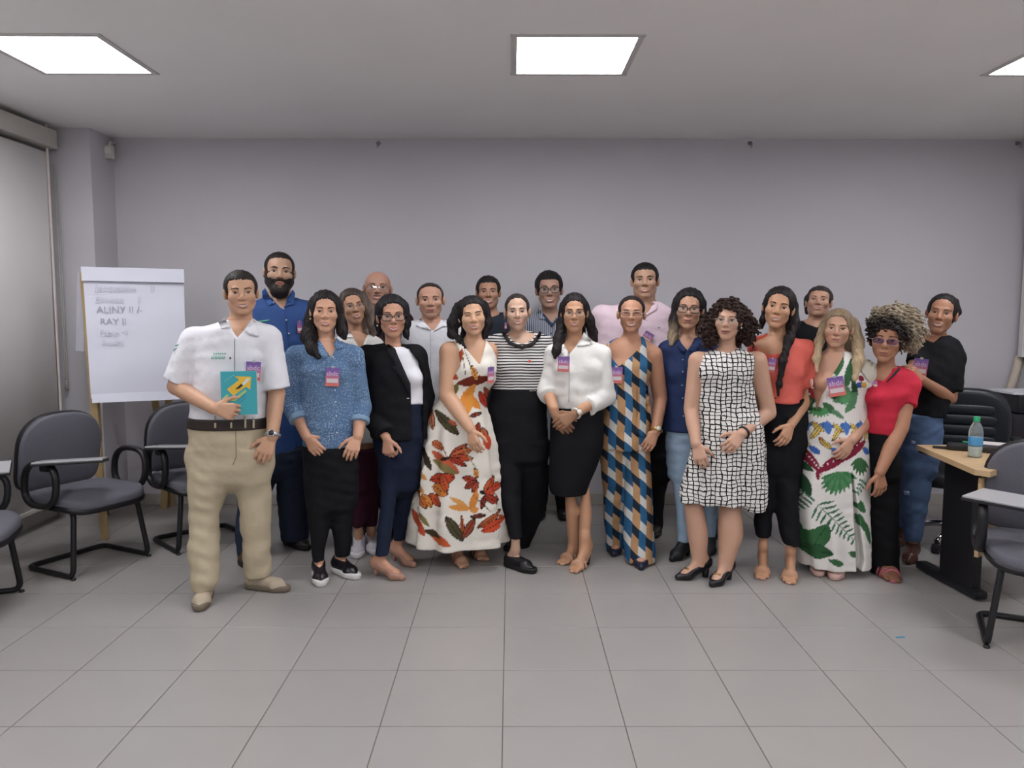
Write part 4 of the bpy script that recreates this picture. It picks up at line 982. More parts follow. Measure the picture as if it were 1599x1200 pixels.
    def earrings(s, col='#d8c9a0', r=.006, sides=(-1, 1), drop=0.0):
        for x in sides:
            e = lathe_vf([(.0005, -r), (r * .7, -r * .7), (r, 0), (r * .7, r * .7), (.0005, r)], 10, s.H(x * .083, -.004, -.040 - drop)); s.part('earring', [(*e, mat(col, .25, .7))])
        return s
    def beard(s, col, th=.010, low=None, sparse=False):
        M = Model(); s.headm(M, th, face=False)
        M.ell(s.H(0, -.068, -.10), np.array([.034, .030, .030]) * s.hs, s.HR, .03)
        if th > .008: M.ell(s.H(0, -.062, -.118), np.array([.048, .042, .036]) * s.hs, s.HR, .03)
        R, q = s.HR, s.hs; M.cut(s.H(0, 0, .005), R @ np.array([0, 0, 1.0])); M.cut(s.H(0, .030, 0), R @ np.array([0, 1.0, 0]))
        M.rbox(s.H(0, -.115, .012), np.array([.050 * s.wide, .085, .052]) * q, .02 * q, R, .004, 's')
        M.ell(s.H(0, -.1, -.0650), np.array([.024 * s.wide, .06, .0105]) * q, R, .003, 's'); M.ell(s.H(0, -.1, -.083), np.array([.016 * s.wide, .06, .007]) * q, R, .003, 's')
        v, f = M.mesh(.004); s.part('beard', [(v, f, hairmat(col))]); return s
    # ---- things laid on the cloth
    def bvh(s, names):
        key = tuple(names)
        if not hasattr(s, '_b'): s._b = {}
        if key not in s._b:
            V, F, o = [], [], 0
            for n in names:
                if n == 'body_' and n not in s.garm: s.garm[n] = s.body.mesh(.009)
                v, f = s.garm[n]; V += v.tolist(); F += (f + o).tolist(); o += len(v)
            s._b[key] = BVHTree.FromPolygons(V, F)
        return s._b[key]
    def decal(s, name, pts, m, on=('shirt',), off=.003, th=.004, step=5.0, parent=None, label=None, smooth=False, add=None):
        """a piece of cloth or print that lies on the garment: outline in photograph positions, draped on the surface"""
        b = s.bvh(on); P = np.array(pts, float)
        B = []
        for i in range(len(P)):
            a, c = P[i], P[(i + 1) % len(P)]; k = max(1, int(np.linalg.norm(c - a) / step))
            for j in range(k): B.append(a + (c - a) * j / k)
        n = len(B); B = np.array(B); lo, hi = B.min(0), B.max(0); In = []
        for gx in np.arange(lo[0] + step * .5, hi[0], step):
            for gy in np.arange(lo[1] + step * .5, hi[1], step):
                c = False; j = n - 1
                for i in range(n):
                    if (B[i][1] > gy) != (B[j][1] > gy) and gx < (B[j][0] - B[i][0]) * (gy - B[i][1]) / (B[j][1] - B[i][1]) + B[i][0]: c = not c
                    j = i
                if c and np.min(np.hypot(B[:, 0] - gx, B[:, 1] - gy)) > step * .4: In.append((gx, gy))
        pts2 = [Vector(p) for p in B.tolist()] + [Vector(p) for p in In]
        r = delaunay_2d_cdt(pts2, [], [list(range(n))], 1, 1e-4); vv, ff = r[0], r[2]; Q = []; 
        eye = Vector(EYE)
        for p in vv:
            d = Vector(ray(p[0], p[1])).normalized(); h = b.ray_cast(eye, d); Q.append((d, h[3] if h[0] is not None else None))
        ds = [q[1] for q in Q if q[1] is not None]; md = float(np.median(ds)) if ds else s.Y
        F_ = []; Bk = []
        for d, t in Q:
            t = md if t is None or abs(t - md) > .075 else t; F_.append(EYE + np.array(d) * (t - off - th)); Bk.append(EYE + np.array(d) * (t - off + .002))
        N = len(vv); faces = [tuple(f) for f in ff]; ed = {}
        for f in faces:
            for i in range(len(f)):
                e = (f[i], f[(i + 1) % len(f)]); ed[e] = 1
        V = np.array(F_ + Bk); nf = np.cross(V[faces[0][1]] - V[faces[0][0]], V[faces[0][2]] - V[faces[0][0]]) if faces else 0
        side = [(b_, a_, a_ + N, b_ + N) for a_, b_ in ed if (b_, a_) not in ed]
        allf = faces + [tuple(i + N for i in f[::-1]) for f in faces] + side
        if faces and nf @ (V[faces[0][0]] - EYE) > 0: allf = [f[::-1] for f in allf]
        if add is not None: add.append((V, allf, m)); return s
        s.part(name, [(V, allf, m)], parent=parent, label=label); return s
def lensmat(tint=None):
    key = ('lens', tint)
    if key in _mc: return _mc[key]
    m = bpy.data.materials.new('lens_glass'); m.use_nodes = True; t = m.node_tree; t.nodes.clear()
    o = t.nodes.new('ShaderNodeOutputMaterial'); a = t.nodes.new('ShaderNodeBsdfTransparent'); g = t.nodes.new('ShaderNodeBsdfGlossy'); x = t.nodes.new('ShaderNodeMixShader')
    a.inputs[0].default_value = lin(tint) if tint else (.93, .95, .96, 1); g.inputs['Roughness'].default_value = .02; x.inputs[0].default_value = .06
    t.links.new(a.outputs[0], x.inputs[1]); t.links.new(g.outputs[0], x.inputs[2]); t.links.new(x.outputs[0], o.inputs[0]); _mc[key] = m; return m

def wrinkle(seed, amp):
    r = np.random.default_rng(seed); K = [(r.normal(0, 9), r.normal(0, 9), r.choice([-1, 1]) * r.uniform(60, 105), r.uniform(0, 6.28), r.normal(0, 7, 3), r.uniform(0, 6.28)) for _ in range(3)]
    def fn(X, Y, Z):
        d = 0
        for a, b, c, p, m, q in K: d = d + np.sin(a * X * 3.5 + b * Y + c * Z + p) * np.maximum(0, np.sin(m[0] * X * 2.4 + m[1] * Y + m[2] * Z + q)) ** 2
        return amp * .42 * d
    return fn
MENC = lambda z=.062, w=.060: ((0, -.115, z + .012 - .095), (w + .007, .088, .095), .026)
BTN = mat('#d8d6d2', .4)
def buttons(p, pts, on, m=None, r=1.3):
    for x, y in pts: p.decal('button', [(x + r * math.cos(a), y + r * math.sin(a)) for a in np.linspace(0, 6.28, 9)[:-1]], m or BTN, on, .002, .003, 2)
def frame_at(p, on, x, y, off=.006):
    d = ray(x, y); dn = d / np.linalg.norm(d); h = p.bvh(on).ray_cast(Vector(EYE), Vector(dn)); t = h[3] if h[0] is not None else (p.Y - .12) / dn[1]; return EYE + dn * (t - off), t / FPX * (1 / np.linalg.norm(ray(x, y)))
def badge(p, label, x, y, w, h, tilt=0, on=('shirt',), yaw=0, text=True, off=.012):
    c, m = frame_at(p, on, x, y, off); t = empty('name_badge', tuple(c), label, 'badge', 'purple and coral name badges'); t.rotation_euler = (math.radians(8), math.radians(-tilt) * -1, math.radians(yaw) - math.atan2(c[0], c[1])); W_, H_ = w * m, h * m
    P('card', [(*box_vf((0, 0, 0), (W_, .003, H_), None, .0008), badge_mat(H_))], t)
    P('name_strip', [(*box_vf((0, -.0022, -H_ * .20), (W_ * .84, .0012, H_ * .22), None, 0), mat('#d9cfd2', .6))], t)
    P('clip', [(*box_vf((0, -.002, H_ * .52), (W_ * .22, .006, H_ * .10), None, .001), mat('#c9c9cc', .3, .6))], t)
    if text: text_mesh('lettering', 'sbdc', W_ * .47, Matrix(((1, 0, 0, 0), (0, 0, -1, -.0018), (0, 1, 0, H_ * .17), (0, 0, 0, 1))), mat('#dccbe0', .6), t, .0003, 'CENTER')
    return t
def badge_mat(H_):
    if 'badge' in _mc: return _mc['badge']
    n = NT('badge_print'); x, y, z = n.xyz(); g = n.ma('ADD', n.ma('DIVIDE', z, .10), .5); c = n.new('ShaderNodeValToRGB'); n.put(c.inputs[0], g); e = c.color_ramp.elements
    e[0].position = .0; e[0].color = lin('#de7a6c'); e[1].position = 1; e[1].color = lin('#7a60a6'); q = e.new(.45); q.color = lin('#c8788f'); q = e.new(.7); q.color = lin('#966cab')
    _mc['badge'] = n.done(c.outputs[0], .45, 0, .3); return _mc['badge']
def proj(V, Yc):
    """flat print: position on the plane at depth Yc written in photograph units"""
    q = np.stack([V[:, 0], np.full(len(V), Yc), V[:, 2]], 1) - EYE; c = q @ RC.T; return 799.5 + FPX * c[:, 0] / c[:, 1], 600 - FPX * c[:, 2] / c[:, 1]
def paint_leaves(base, shapes, Yc):
    """shapes: x1,y1,x2,y2,half width,colour[,outline half width,outline colour]"""
    def fn(V):
        u, v = proj(V, Yc); C = np.tile(np.array(lin(base)[:3]), (len(V), 1))
        for q in shapes:
            x1, y1, x2, y2, w, col = q[:6]; ol = q[6] if len(q) > 6 else 0; oc = q[7] if len(q) > 7 else '#1c1512'
            dx, dy = x2 - x1, y2 - y1; L = math.hypot(dx, dy) + 1e-9; t = ((u - x1) * dx + (v - y1) * dy) / (L * L); d = np.abs((u - x1) * dy - (v - y1) * dx) / L
            wd = w * np.sin(np.pi * np.clip(t, 0, 1)) ** .75; ins = (t > 0) & (t < 1)
            if ol: C[ins & (d < wd + ol)] = lin(oc)[:3]
            C[ins & (d < wd - (ol * .3))] = lin(col)[:3]
            if ol: C[ins & (d < .45)] = lin(oc)[:3]
        return C
    return fn
def wrist_band(p, i, m, face=None, at=.93, w=.011, r=None):
    P_, rr = p.arms[i]; a, b = P_[1], P_[2]; c = a + (b - a) * at; d = unit(b - a); rad = (r or rr[2]) + .0035; u = unit(np.cross(d, (0, 0, 1.0)) if abs(d[2]) < .95 else np.cross(d, (1.0, 0, 0))); v = np.cross(d, u)
    rings = [c + rad * (u * math.cos(t) + v * math.sin(t)) for t in np.linspace(0, 2 * math.pi, 21)[:-1]]
    V, F = tube_vf(rings, w * .5, 6, closed=True, flat=1.0, up=d); sub = []
    V = c + (V - c) - np.outer((V - c) @ d, d) * 0
    if face:
        n = unit(np.array([.15, -1, .15]) - d * (np.array([.15, -1, .15]) @ d)); k = np.stack([unit(np.cross(d, n)), d, n], 1)
        sub = [('watch_case', [(*lathe_vf([(.018, -.004), (.019, .004), (.016, .006)], 18, c + n * (rad + .003), k), mat(face[0], .25, .8))], None), ('watch_dial', [(*lathe_vf([(.0145, .0), (.0145, .0012)], 18, c + n * (rad + .0088), k), mat(face[1], .3))], None)]
    p.part('watch' if face else 'bracelet', [(V, F, m)], sub)
# ---------------------------------------------------------------- the group
WHT = cloth('#dcdbe1'); WHT2 = cloth('#e2e0dc'); BLKC = cloth('#121216', .8, .3); DARKJ = cloth('#161f33', .9); BLKS = mat('#17151a', .35); NUDE = mat('#a27a68', .4)
CUFF = cloth('#c9c8ce')
def collar(p, m, on, *flaps, th=.007, step=3.5):
    for f in flaps: p.decal('collar', f, m, on, .003, th, step)
def p01():
    p = Person('man in a white short-sleeved shirt and beige trousers holding a teal book', toes=[(310, 957), (452, 925)], fem=False, sk='#be957a')
    p.head((374, 421), (379, 491), yaw=2, pitch=2)
    p.torso([(500, 350, 396, .06), (507, 335, 407, .085), (516, 312, 418, .11), (535, 305, 424, .125), (565, 304, 421, .135), (600, 300, 418, .14), (640, 297, 419, .135), (660, 296, 420, .13), (690, 295, 424, .135), (725, 296, 423, .13), (745, 300, 418, .11)])
    p.arm(0, [(304, 531, 0), (275, 604, -.02), (334, 638, -.235)], (376, 646, -.235), th=1, n=(-.1, -1, .2), curl=((48, 45, 30), (52, 50, 30), (60, 50, 30), (62, 50, 30)))
    p.arm(1, [(418, 530, 0), (432, 614, .0), (425, 682, -.10)], (404, 726, -.14), n=(.1, -1, .1))
    p.leg(0, [(700, 296, 362), (740, 297, 362), (780, 297, 350), (812, 297, 340), (860, 297, 340), (900, 300, 340), (922, 302, 334)])
    p.leg(1, [(700, 358, 424), (740, 363, 423), (780, 373, 421), (812, 378, 421), (850, 380, 421), (885, 382, 422), (900, 384, 422)])
    p.build_body((373, 508)); SH = mat('#a99b88', .75)
    p.top('shirt', WHT, 664, neck=[(352, 488), (355, 505), (371, 528), (388, 505), (394, 488)], slv=((.92, .012, .030), (.92, .012, .028)), off=.002, stand=.03)
    HR_ = [(645, 297, 420, .135), (660, 296, 420, .135), (690, 295, 424, .14), (725, 296, 423, .135), (750, 300, 418, .10)]
    p.bottom('trousers', cloth('#b3a68e', .85, .4), 662, HR_, off=.004, fold=.004)
    p.band('belt', mat('#2c2420', .5), 651, 668, HR_, off=.009)
    p.shoes('slip', SH, mat('#6d6254', .7), hh=.015)
    p.cap_hair(.010, MENC(.060, .064), -.045); p.hair_done(hairmat('#1d1815'), groove=.0012)
    on = ('shirt',)
    collar(p, WHT, on, [(351, 496), (354, 503), (360, 512), (345, 513), (341, 503)], [(394, 497), (399, 508), (404, 526), (389, 523), (381, 515), (389, 504)])
    p.decal('placket', [(365.6, 529), (367.2, 529), (367.2, 645), (365.6, 645)], mat('#8d8d95', .8), on, .001, .002)
    TEAL = mat('#79b3a5', .7)
    for k in range(4): p.decal('logo', [(332 + k * 5.6 + 2.6 * math.cos(a), 558.5 + 3.0 * math.sin(a)) for a in np.linspace(0, 6.28, 9)[:-1]], TEAL, on, .001, .0015, 2); p.decal('logo_letter', [(331.2 + k * 5.6, 557.2), (332.9 + k * 5.6, 557.2), (332.9 + k * 5.6, 559.8), (331.2 + k * 5.6, 559.8)], BTN, on, .0025, .001, 2)
    for k in range(6): p.decal('logo', [(333 + k * 3.5, 551.4), (335.2 + k * 3.5, 551.4), (335.2 + k * 3.5, 554), (333 + k * 3.5, 554)], TEAL, on, .001, .0015, 2)
    p.decal('logo_dot', [(359.5 + 1.8 * math.cos(a), 559.5 + 1.8 * math.sin(a)) for a in np.linspace(0, 6.28, 9)[:-1]], mat('#4e5a5e', .7), on, .001, .0015, 2)
    for x in (336, 361, 383, 396): p.decal('belt_loop', [(x - 1.6, 649.5), (x + 1.6, 649.5), (x + 1.6, 669), (x - 1.6, 669)], cloth('#b3a68e', .85, .4), ('belt',), .0, .004)
    for a in ((273, 540), (270, 546)): p.decal('sleeve_mark', [(a[0], a[1]), (a[0] + 6, a[1] - 3), (a[0] + 6, a[1] - 1), (a[0], a[1] + 2)], TEAL, on, .001, .0015, 2)
    p.decal('fly_seam', [(367.5, 668), (369, 668), (369.5, 715), (364, 727), (363, 726), (368, 714)], mat('#8a7d66', .9), ('trousers',), .0005, .0015)
    p.finish(); p.face(2, eye=.0088, browt=.0072, brow='#241a15'); p.beard('#6b4a3a', .0015) if False else None
    wrist_band(p, 1, mat('#b9b9bd', .3, .8), ('#c9c9cc', '#22242a'), .97, .020)
    badge(p, 'name badge on the white short-sleeved shirt, partly behind the teal book', 395.5, 580, 22, 30, 4)
    # the book
    c0 = W(373.5, 614, p.Y - .195); bk = empty('book', tuple(c0), 'teal paperback with a yellow arrow held by the man in beige trousers', 'book', None, math.radians(26) * .6); m = mpp(p.Y - .195); Wb, Hb = 53 * m, 68 * m; tl_ = mat('#3f9ea8', .4)
    P('cover', [(*box_vf((0, 0, 0), (Wb, .014, Hb), None, .001), tl_)], bk); P('pages', [(*box_vf((.002, 0, -.001), (Wb, .010, Hb - .004), None, 0), mat('#d9d4c6', .8))], bk)
    def pr(nm, pts, col, dp=.0078):
        q = [((x / 53 - .5) * Wb, (.5 - y / 68) * Hb) for x, y in pts]; N = len(q); V = np.array([(x, -dp, z) for x, z in q] + [(x, -.0066, z) for x, z in q])
        P(nm, [(V, [tuple(range(N)), tuple(range(N, 2 * N))[::-1]] + [(i, (i + 1) % N, (i + 1) % N + N, i + N) for i in range(N)], mat(col, .45))], bk)
    pr('printed_arrow', [(9, 27.5), (27, 13.5), (21, 7.5), (45, 9), (43, 29), (37, 24), (18, 38)], '#dcb23e'); pr('printed_pencil', [(31, 20), (38, 12), (42.5, 11), (41, 15), (33.5, 22)], '#c6d3de', .0084); pr('printed_clip', [(21, 28), (30, 19.5), (33, 22), (27, 27)], '#2b2b26', .0088)
    pr('printed_band', [(14, 46), (36, 29), (38, 31.5), (20, 46.5)], '#a9b96a'); pr('printed_stripe', [(1, 42), (9, 35.5), (11, 37.5), (2, 44)], '#a8c884'); pr('printed_line', [(5, 15), (20, 4.5), (20.5, 5.2), (5.5, 15.7)], '#6fbcc0'); pr('printed_line', [(23, 46), (36, 35.5), (36.4, 36.2), (23.6, 46.6)], '#27707c'); pr('printed_line', [(26, 49), (36, 41), (36.4, 41.6), (26.5, 49.6)], '#27707c')
def p02():
    p = Person('tall man with a full black beard in a royal blue button-up shirt', toes=[(384, 888), (482, 861)], Y=4.86, fem=False, sk='#b28f78')
    p.head((437, 392), (436, 457), yaw=2, pitch=-2)
    p.torso([(465, 412, 461, .07), (472, 398, 478, .095), (481, 382, 492, .12), (498, 376, 500, .135), (540, 372, 502, .15), (600, 373, 502, .16), (650, 375, 500, .155), (690, 378, 498, .15), (725, 382, 494, .12)])
    p.leg(0, [(690, 378, 438), (740, 374, 432), (790, 371, 415), (840, 369, 402), (872, 372, 396)])
    p.leg(1, [(690, 438, 498), (740, 436, 486), (780, 433, 479), (815, 437, 480), (843, 441, 480)])
    p.build_body((437, 474), neckr=.066)
    BL = cloth('#304b7e', .75, .3)
    p.top('shirt', BL, 705, neck=[(414, 452), (418, 462), (441, 483), (456, 462), (459, 452)], slv=((.9, .012, .022), (.9, .012, .022)), off=.002, stand=.03)
    JE = cloth('#252d3e', .9)
    p.bottom('jeans', JE, 700, [(685, 379, 498, .15), (710, 379, 498, .14), (735, 384, 490, .10)])
    p.shoes('slip', mat('#4a3526', .5), mat('#221a16', .6), hh=.018, sides=(0,)); p.shoes('slip', mat('#221b1a', .45), mat('#151214', .6), hh=.018, sides=(1,))
    p.cap_hair(.007, MENC(.066, .060), -.03); p.hair_done(hairmat('#201a18'), groove=.0008); on = ('shirt',)
    collar(p, cloth('#36548a', .75, .3), on, [(414, 450), (420, 461), (428, 475), (420, 477), (410, 466), (409, 455)], [(457, 452), (461, 458), (459, 476), (450, 477), (443, 481), (449, 465)])
    buttons(p, [(427, 472), (443, 482), (447, 500), (451, 521)], on); p.decal('placket', [(444, 484), (445, 484), (453, 560), (452, 560)], mat('#274372', .8), on, .001, .002)
    p.decal('logo', [(403, 501.5), (421, 499), (421, 501.5), (403, 503.5)], mat('#5fa58c', .7), on, .001, .0015)
    p.finish(); p.face(1, browt=.0085, brow='#1a1412', eye=.0085); p.beard('#1d1716', .0125); 
    badge(p, 'name badge on the royal blue shirt, beside the dark-haired woman in denim', 468, 511, 7, 19, 0, text=False)
def p03():
    p = Person('smiling woman with straight dark hair in a dotted denim blouse and black trousers', toes=[(502, 918), (560, 906)], sk='#c89a80')
    p.head((508, 453), (508, 518), yaw=0, pitch=0)
    p.torso([(533, 490, 527, .055), (541, 475, 545, .075), (550, 466, 553, .09), (580, 468, 556, .105), (610, 471, 556, .105), (640, 474, 556, .105), (670, 474, 557, .11), (700, 475, 558, .11), (740, 478, 556, .11), (775, 480, 555, .10)])
    p.bust(582, 492, 528, .052, -.055)
    p.arm(0, [(463, 557, .0), (455, 628, .0), (479, 682, -.09)], (505, 717, -.13), r=(.05, .042, .028), n=(-.4, -1, .3)); p.arm(1, [(551, 557, 0), (564, 636, .02), (559, 682, -.08)], (546, 712, -.13), r=(.05, .042, .028))
    p.leg(0, [(700, 476, 519), (760, 479, 518), (790, 481, 516), (830, 483, 511), (860, 487, 508), (878, 489, 507)]); p.leg(1, [(700, 515, 557), (760, 517, 556), (790, 519, 553), (830, 521, 549), (868, 523, 545)])
    p.build_body((509, 537))
    p.top('blouse', denim_dots(), (516, 697), neck=[(494, 515), (496, 533), (517, 560), (525, 530), (525, 515)], slv=((1.48, .012, .014), (1.48, .012, .014)), off=.002, fold=.0035, stand=.012)
    p.cuff(0, 1.38, 1.54, .019, cloth('#7f99b2')); p.cuff(1, 1.38, 1.54, .019, cloth('#7f99b2'))
    p.bottom('trousers', BLKC, 694, [(685, 477, 556), (720, 477, 557), (760, 479, 556), (790, 482, 552)], off=.003)
    p.shoes('slip', BLKS, mat('#cfcdcb', .6), hh=.025)
    p.cap_hair(.013, ((0, -.118, -.026), (.070, .092, .110), .060), -.06, ears=False)
    for q in ([(489, 474, -.01, .026), (486, 500, -.01, .034), (483, 525, -.02, .045), (489, 545, -.07, .034), (497, 558, -.10, .014)], [(528, 474, -.01, .022), (531, 500, -.01, .024), (534, 518, -.02, .026), (538, 528, -.03, .012)], [(508, 480, .07, .065), (504, 530, .08, .065)]): p.lock(q)
    p.hair_done(hairmat('#1b1617')); on = ('blouse',)
    collar(p, denim_dots(), on, [(497, 532), (500, 538), (514, 556), (505, 560), (492, 545)], [(525, 527), (533, 535), (537, 543), (527, 547), (521, 540)])
    buttons(p, [(510, 558), (520, 558), (521, 580), (523, 610), (524, 628), (525, 650), (526, 676)], on, r=1.1)
    p.finish(); p.face(2, eye=.0090, lip='#b0625c'); p.earrings()
    badge(p, 'name badge hanging on the dotted denim blouse', 519, 589, 20.5, 30, 3, on)
def p04():
    p = Person('woman with grey-streaked hair and glasses behind the denim blouse, in maroon trousers', toes=[(556, 874), (586, 868)], sk='#bb9076')
    p.head((547, 450), (556, 506), yaw=8, pitch=0)
    p.torso([(521, 540, 575, .06), (528, 528, 588, .08), (540, 520, 592, .09), (600, 523, 590, .105), (650, 526, 590, .10), (700, 524, 592, .11), (745, 526, 590, .11)])
    p.leg(0, [(730, 526, 564), (790, 548, 575), (822, 551, 568)]); p.leg(1, [(730, 556, 592), (790, 568, 592), (822, 572, 588)])
    p.build_body((557, 523)); p.top('blouse', WHT2, 690, neck=[(540, 500), (546, 522), (563, 548), (572, 520), (572, 500)], slv=((1.5, .01, .01), (1.5, .01, .01)), off=.002)
    p.bottom('trousers', cloth('#3a1626'), 700, [(685, 526, 590), (720, 526, 592), (760, 528, 590)]); p.shoes('slip', mat('#b9b5bb', .7), mat('#d6d3d6', .6), hh=.02)
    p.cap_hair(.014, ((-.012, -.118, -.026), (.070, .092, .110), .060), -.06, ears=False)
    for q in ([(535, 472, 0, .020), (533, 495, .0, .016)], [(566, 462, -.03, .024), (577, 485, -.02, .032), (582, 508, -.02, .030), (584, 522, -.02, .014)], [(558, 475, .07, .06), (562, 520, .08, .055)]): p.lock(q)
    p.hair_done(hairmat('#3a302c', '#8f7f74', p.ho[2] + .1, p.ho[2] - .14, .5))
    collar(p, WHT2, ('blouse',), [(538, 513), (548, 519), (552, 528), (541, 527), (536, 520)], [(571, 519), (577, 522), (575, 532), (570, 530)])
    p.finish(); p.face(2, gap=.011); p.glasses('#8a7263', w=.026, h=.020, r=.0012)
def p05():
    p = Person('bald man with thin glasses and moustache behind the woman in the black blazer', toes=[(572, 842), (606, 842)], Y=5.25, h=.0105, fem=False, sk='#b58b78')
    p.head((590, 424), (589, 478), yaw=0, pitch=-4, hair=0, wide=1.06)
    p.torso([(484, 568, 612, .06), (490, 555, 625, .09), (499, 546, 633, .11), (540, 541, 638, .13), (640, 545, 636, .135), (715, 546, 634, .13), (740, 550, 630, .10)])
    p.leg(0, [(710, 548, 592), (780, 554, 588), (828, 560, 584)]); p.leg(1, [(710, 590, 634), (780, 592, 626), (828, 594, 618)]); p.build_body((590, 491))
    p.top('shirt', cloth('#4a2730'), 722, slv=((1.0, .012, .02), (1.0, .012, .02)), off=.002, neck=[(576, 476), (590, 498), (604, 476)]); p.bottom('trousers', BLKC, 715, [(705, 547, 634, .13), (745, 550, 630, .11)]); p.shoes('slip', BLKS, BLKS, hh=.02)
    p.cap_hair(.003, ((0, -.075, .060), (.088, .110, .090), .03), -.05); p.hair_done(hairmat('#3d332e'), groove=0)
    p.finish(); p.face(2, gap=.009, brow='#4a3a30', tache='#6d5548'); p.glasses('#5f5650', r=.0010, w=.027, h=.017)
def p06():
    p = Person('woman with dark-framed glasses in an open black blazer over a white top', toes=[(634, 908), (650, 888)], sk='#bb8d75')
    p.head((611, 460), (614, 527), yaw=3, pitch=0)
    p.torso([(541, 594, 632, .055), (547, 580, 646, .08), (556, 572, 653, .095), (590, 572, 660, .11), (630, 576, 662, .11), (660, 580, 662, .11), (700, 585, 661, .115), (740, 590, 658, .115), (765, 592, 654, .10)])
    p.bust(592, 610, 644, .05, -.055)
    p.arm(0, [(575, 560, .0), (570, 630, .03), (604, 685, -.14)], (607, 712, -.17), curl=(55, 60, 40), n=(-.5, -1, .2)); p.arm(1, [(648, 558, .02), (661, 620, .07), (656, 665, .05)], (650, 690, .03), nofine=True)
    p.leg(0, [(680, 588, 626), (740, 595, 622), (790, 594, 617), (830, 590, 611), (866, 588, 608)]); p.leg(1, [(680, 622, 660), (740, 618, 651), (790, 616, 642), (825, 615, 635), (843, 615, 631)])
    p.build_body((614, 545)); p.top('blouse', WHT, (650, 630), neck=[(602, 520), (612, 538), (618, 542), (630, 539), (634, 520)], off=.001)
    p.top('blazer', BLKC, (600, 684), slv=((1.9, .014, .020), (1.9, .014, .018)), off=.014, fold=.004, neck=[(600, 515), (613, 539), (641, 599), (642.5, 700), (659, 700), (659.5, 631), (661, 590), (654, 569), (630, 537), (636, 515)], back=-.03)
    p.bottom('jeans', cloth('#1a2134', .9), 622, [(612, 576, 660), (628, 578, 661), (680, 582, 661), (720, 588, 659), (760, 592, 655)], off=.002)
    p.shoes('pump', NUDE, hh=.05, trim='stiletto')
    p.cap_hair(.015, ((.006, -.118, -.026), (.070, .092, .110), .060), -.06, ears=False)
    for q in ([(594, 480, 0, .022), (592, 505, 0, .022), (592, 522, -.01, .012)], [(632, 478, 0, .022), (635, 505, 0, .022), (634, 522, -.01, .014), (637, 530, -.01, .006)], [(613, 490, .07, .06), (612, 525, .07, .055)]): p.lock(q)
    p.hair_done(hairmat('#19161a')); on = ('blazer',)
    p.decal('lapel', [(605, 537), (613, 541), (640, 600), (641, 620), (622, 585), (611, 574), (618, 570), (604, 550)], cloth('#1b1b20', .8, .2), on, .002, .005); p.decal('lapel', [(633, 540), (640, 548), (656, 572), (661, 592), (659, 596), (653, 570), (632, 541)], cloth('#1b1b20', .8, .2), on, .002, .004)
    p.decal('button', [(635, 622), (639, 621.6), (639, 623), (635, 623.2)], mat('#b9b6b0', .3, .5), on, .002, .003, 2)
    p.finish(); p.face(2, gap=.009, lip='#a8505a', browt=.0055); p.glasses('#2c1c1c', w=.028, h=.019, r=.0022); p.earrings('#d9cfc0', .006, (-1, 1), .006)
def p07():
    p = Person('man with thinning hair in a white shirt behind the floral dress', toes=[(640, 848), (690, 848)], Y=5.05, h=.0105, fem=False, sk='#ba8f7a')
    p.head((671, 440), (673, 496), yaw=0, pitch=0, wide=1.08)
    p.torso([(499, 652, 694, .06), (505, 638, 706, .09), (514, 630, 715, .11), (540, 627, 718, .13), (600, 628, 716, .14), (680, 630, 714, .135), (740, 632, 712, .12)])
    p.leg(0, [(720, 632, 674), (780, 638, 668), (832, 641, 664)]); p.leg(1, [(720, 672, 712), (780, 676, 708), (832, 678, 704)]); p.build_body((673, 506))
    p.top('shirt', WHT, 730, neck=[(658, 490), (662, 503), (676, 518), (688, 503), (690, 490)], slv=((1.4, .012, .02), (1.4, .012, .02)), off=.002, stand=.025); p.bottom('trousers', cloth('#54493a'), 725, [(710, 632, 712, .12), (750, 634, 710, .11)]); p.shoes('slip', mat('#3b2a20', .5), BLKS, hh=.02)
    p.cap_hair(.005, MENC(.074, .062), -.03); p.hair_done(hairmat('#2d2522'), groove=.0008); on = ('shirt',)
    collar(p, WHT, on, [(657, 498), (662, 504), (673, 516), (660, 513), (649, 509), (653, 500)], [(689, 499), (695, 503), (702, 509), (690, 511), (677, 518), (684, 507)])
    buttons(p, [(675, 530), (675, 552), (675, 574)], on, mat('#c2c2c8', .5), 1.0); p.decal('placket', [(672, 519), (673, 519), (673, 600), (672, 600)], mat('#b9b9c0', .8), on, .001, .002); p.decal('shirt_button', [(651, 538), (653, 538), (653, 540), (651, 540)], mat('#5f636c', .5), on, .001, .002, 2)
    p.finish(); p.face(1, brow='#3a2a22', browt=.0058, eye=.0085)
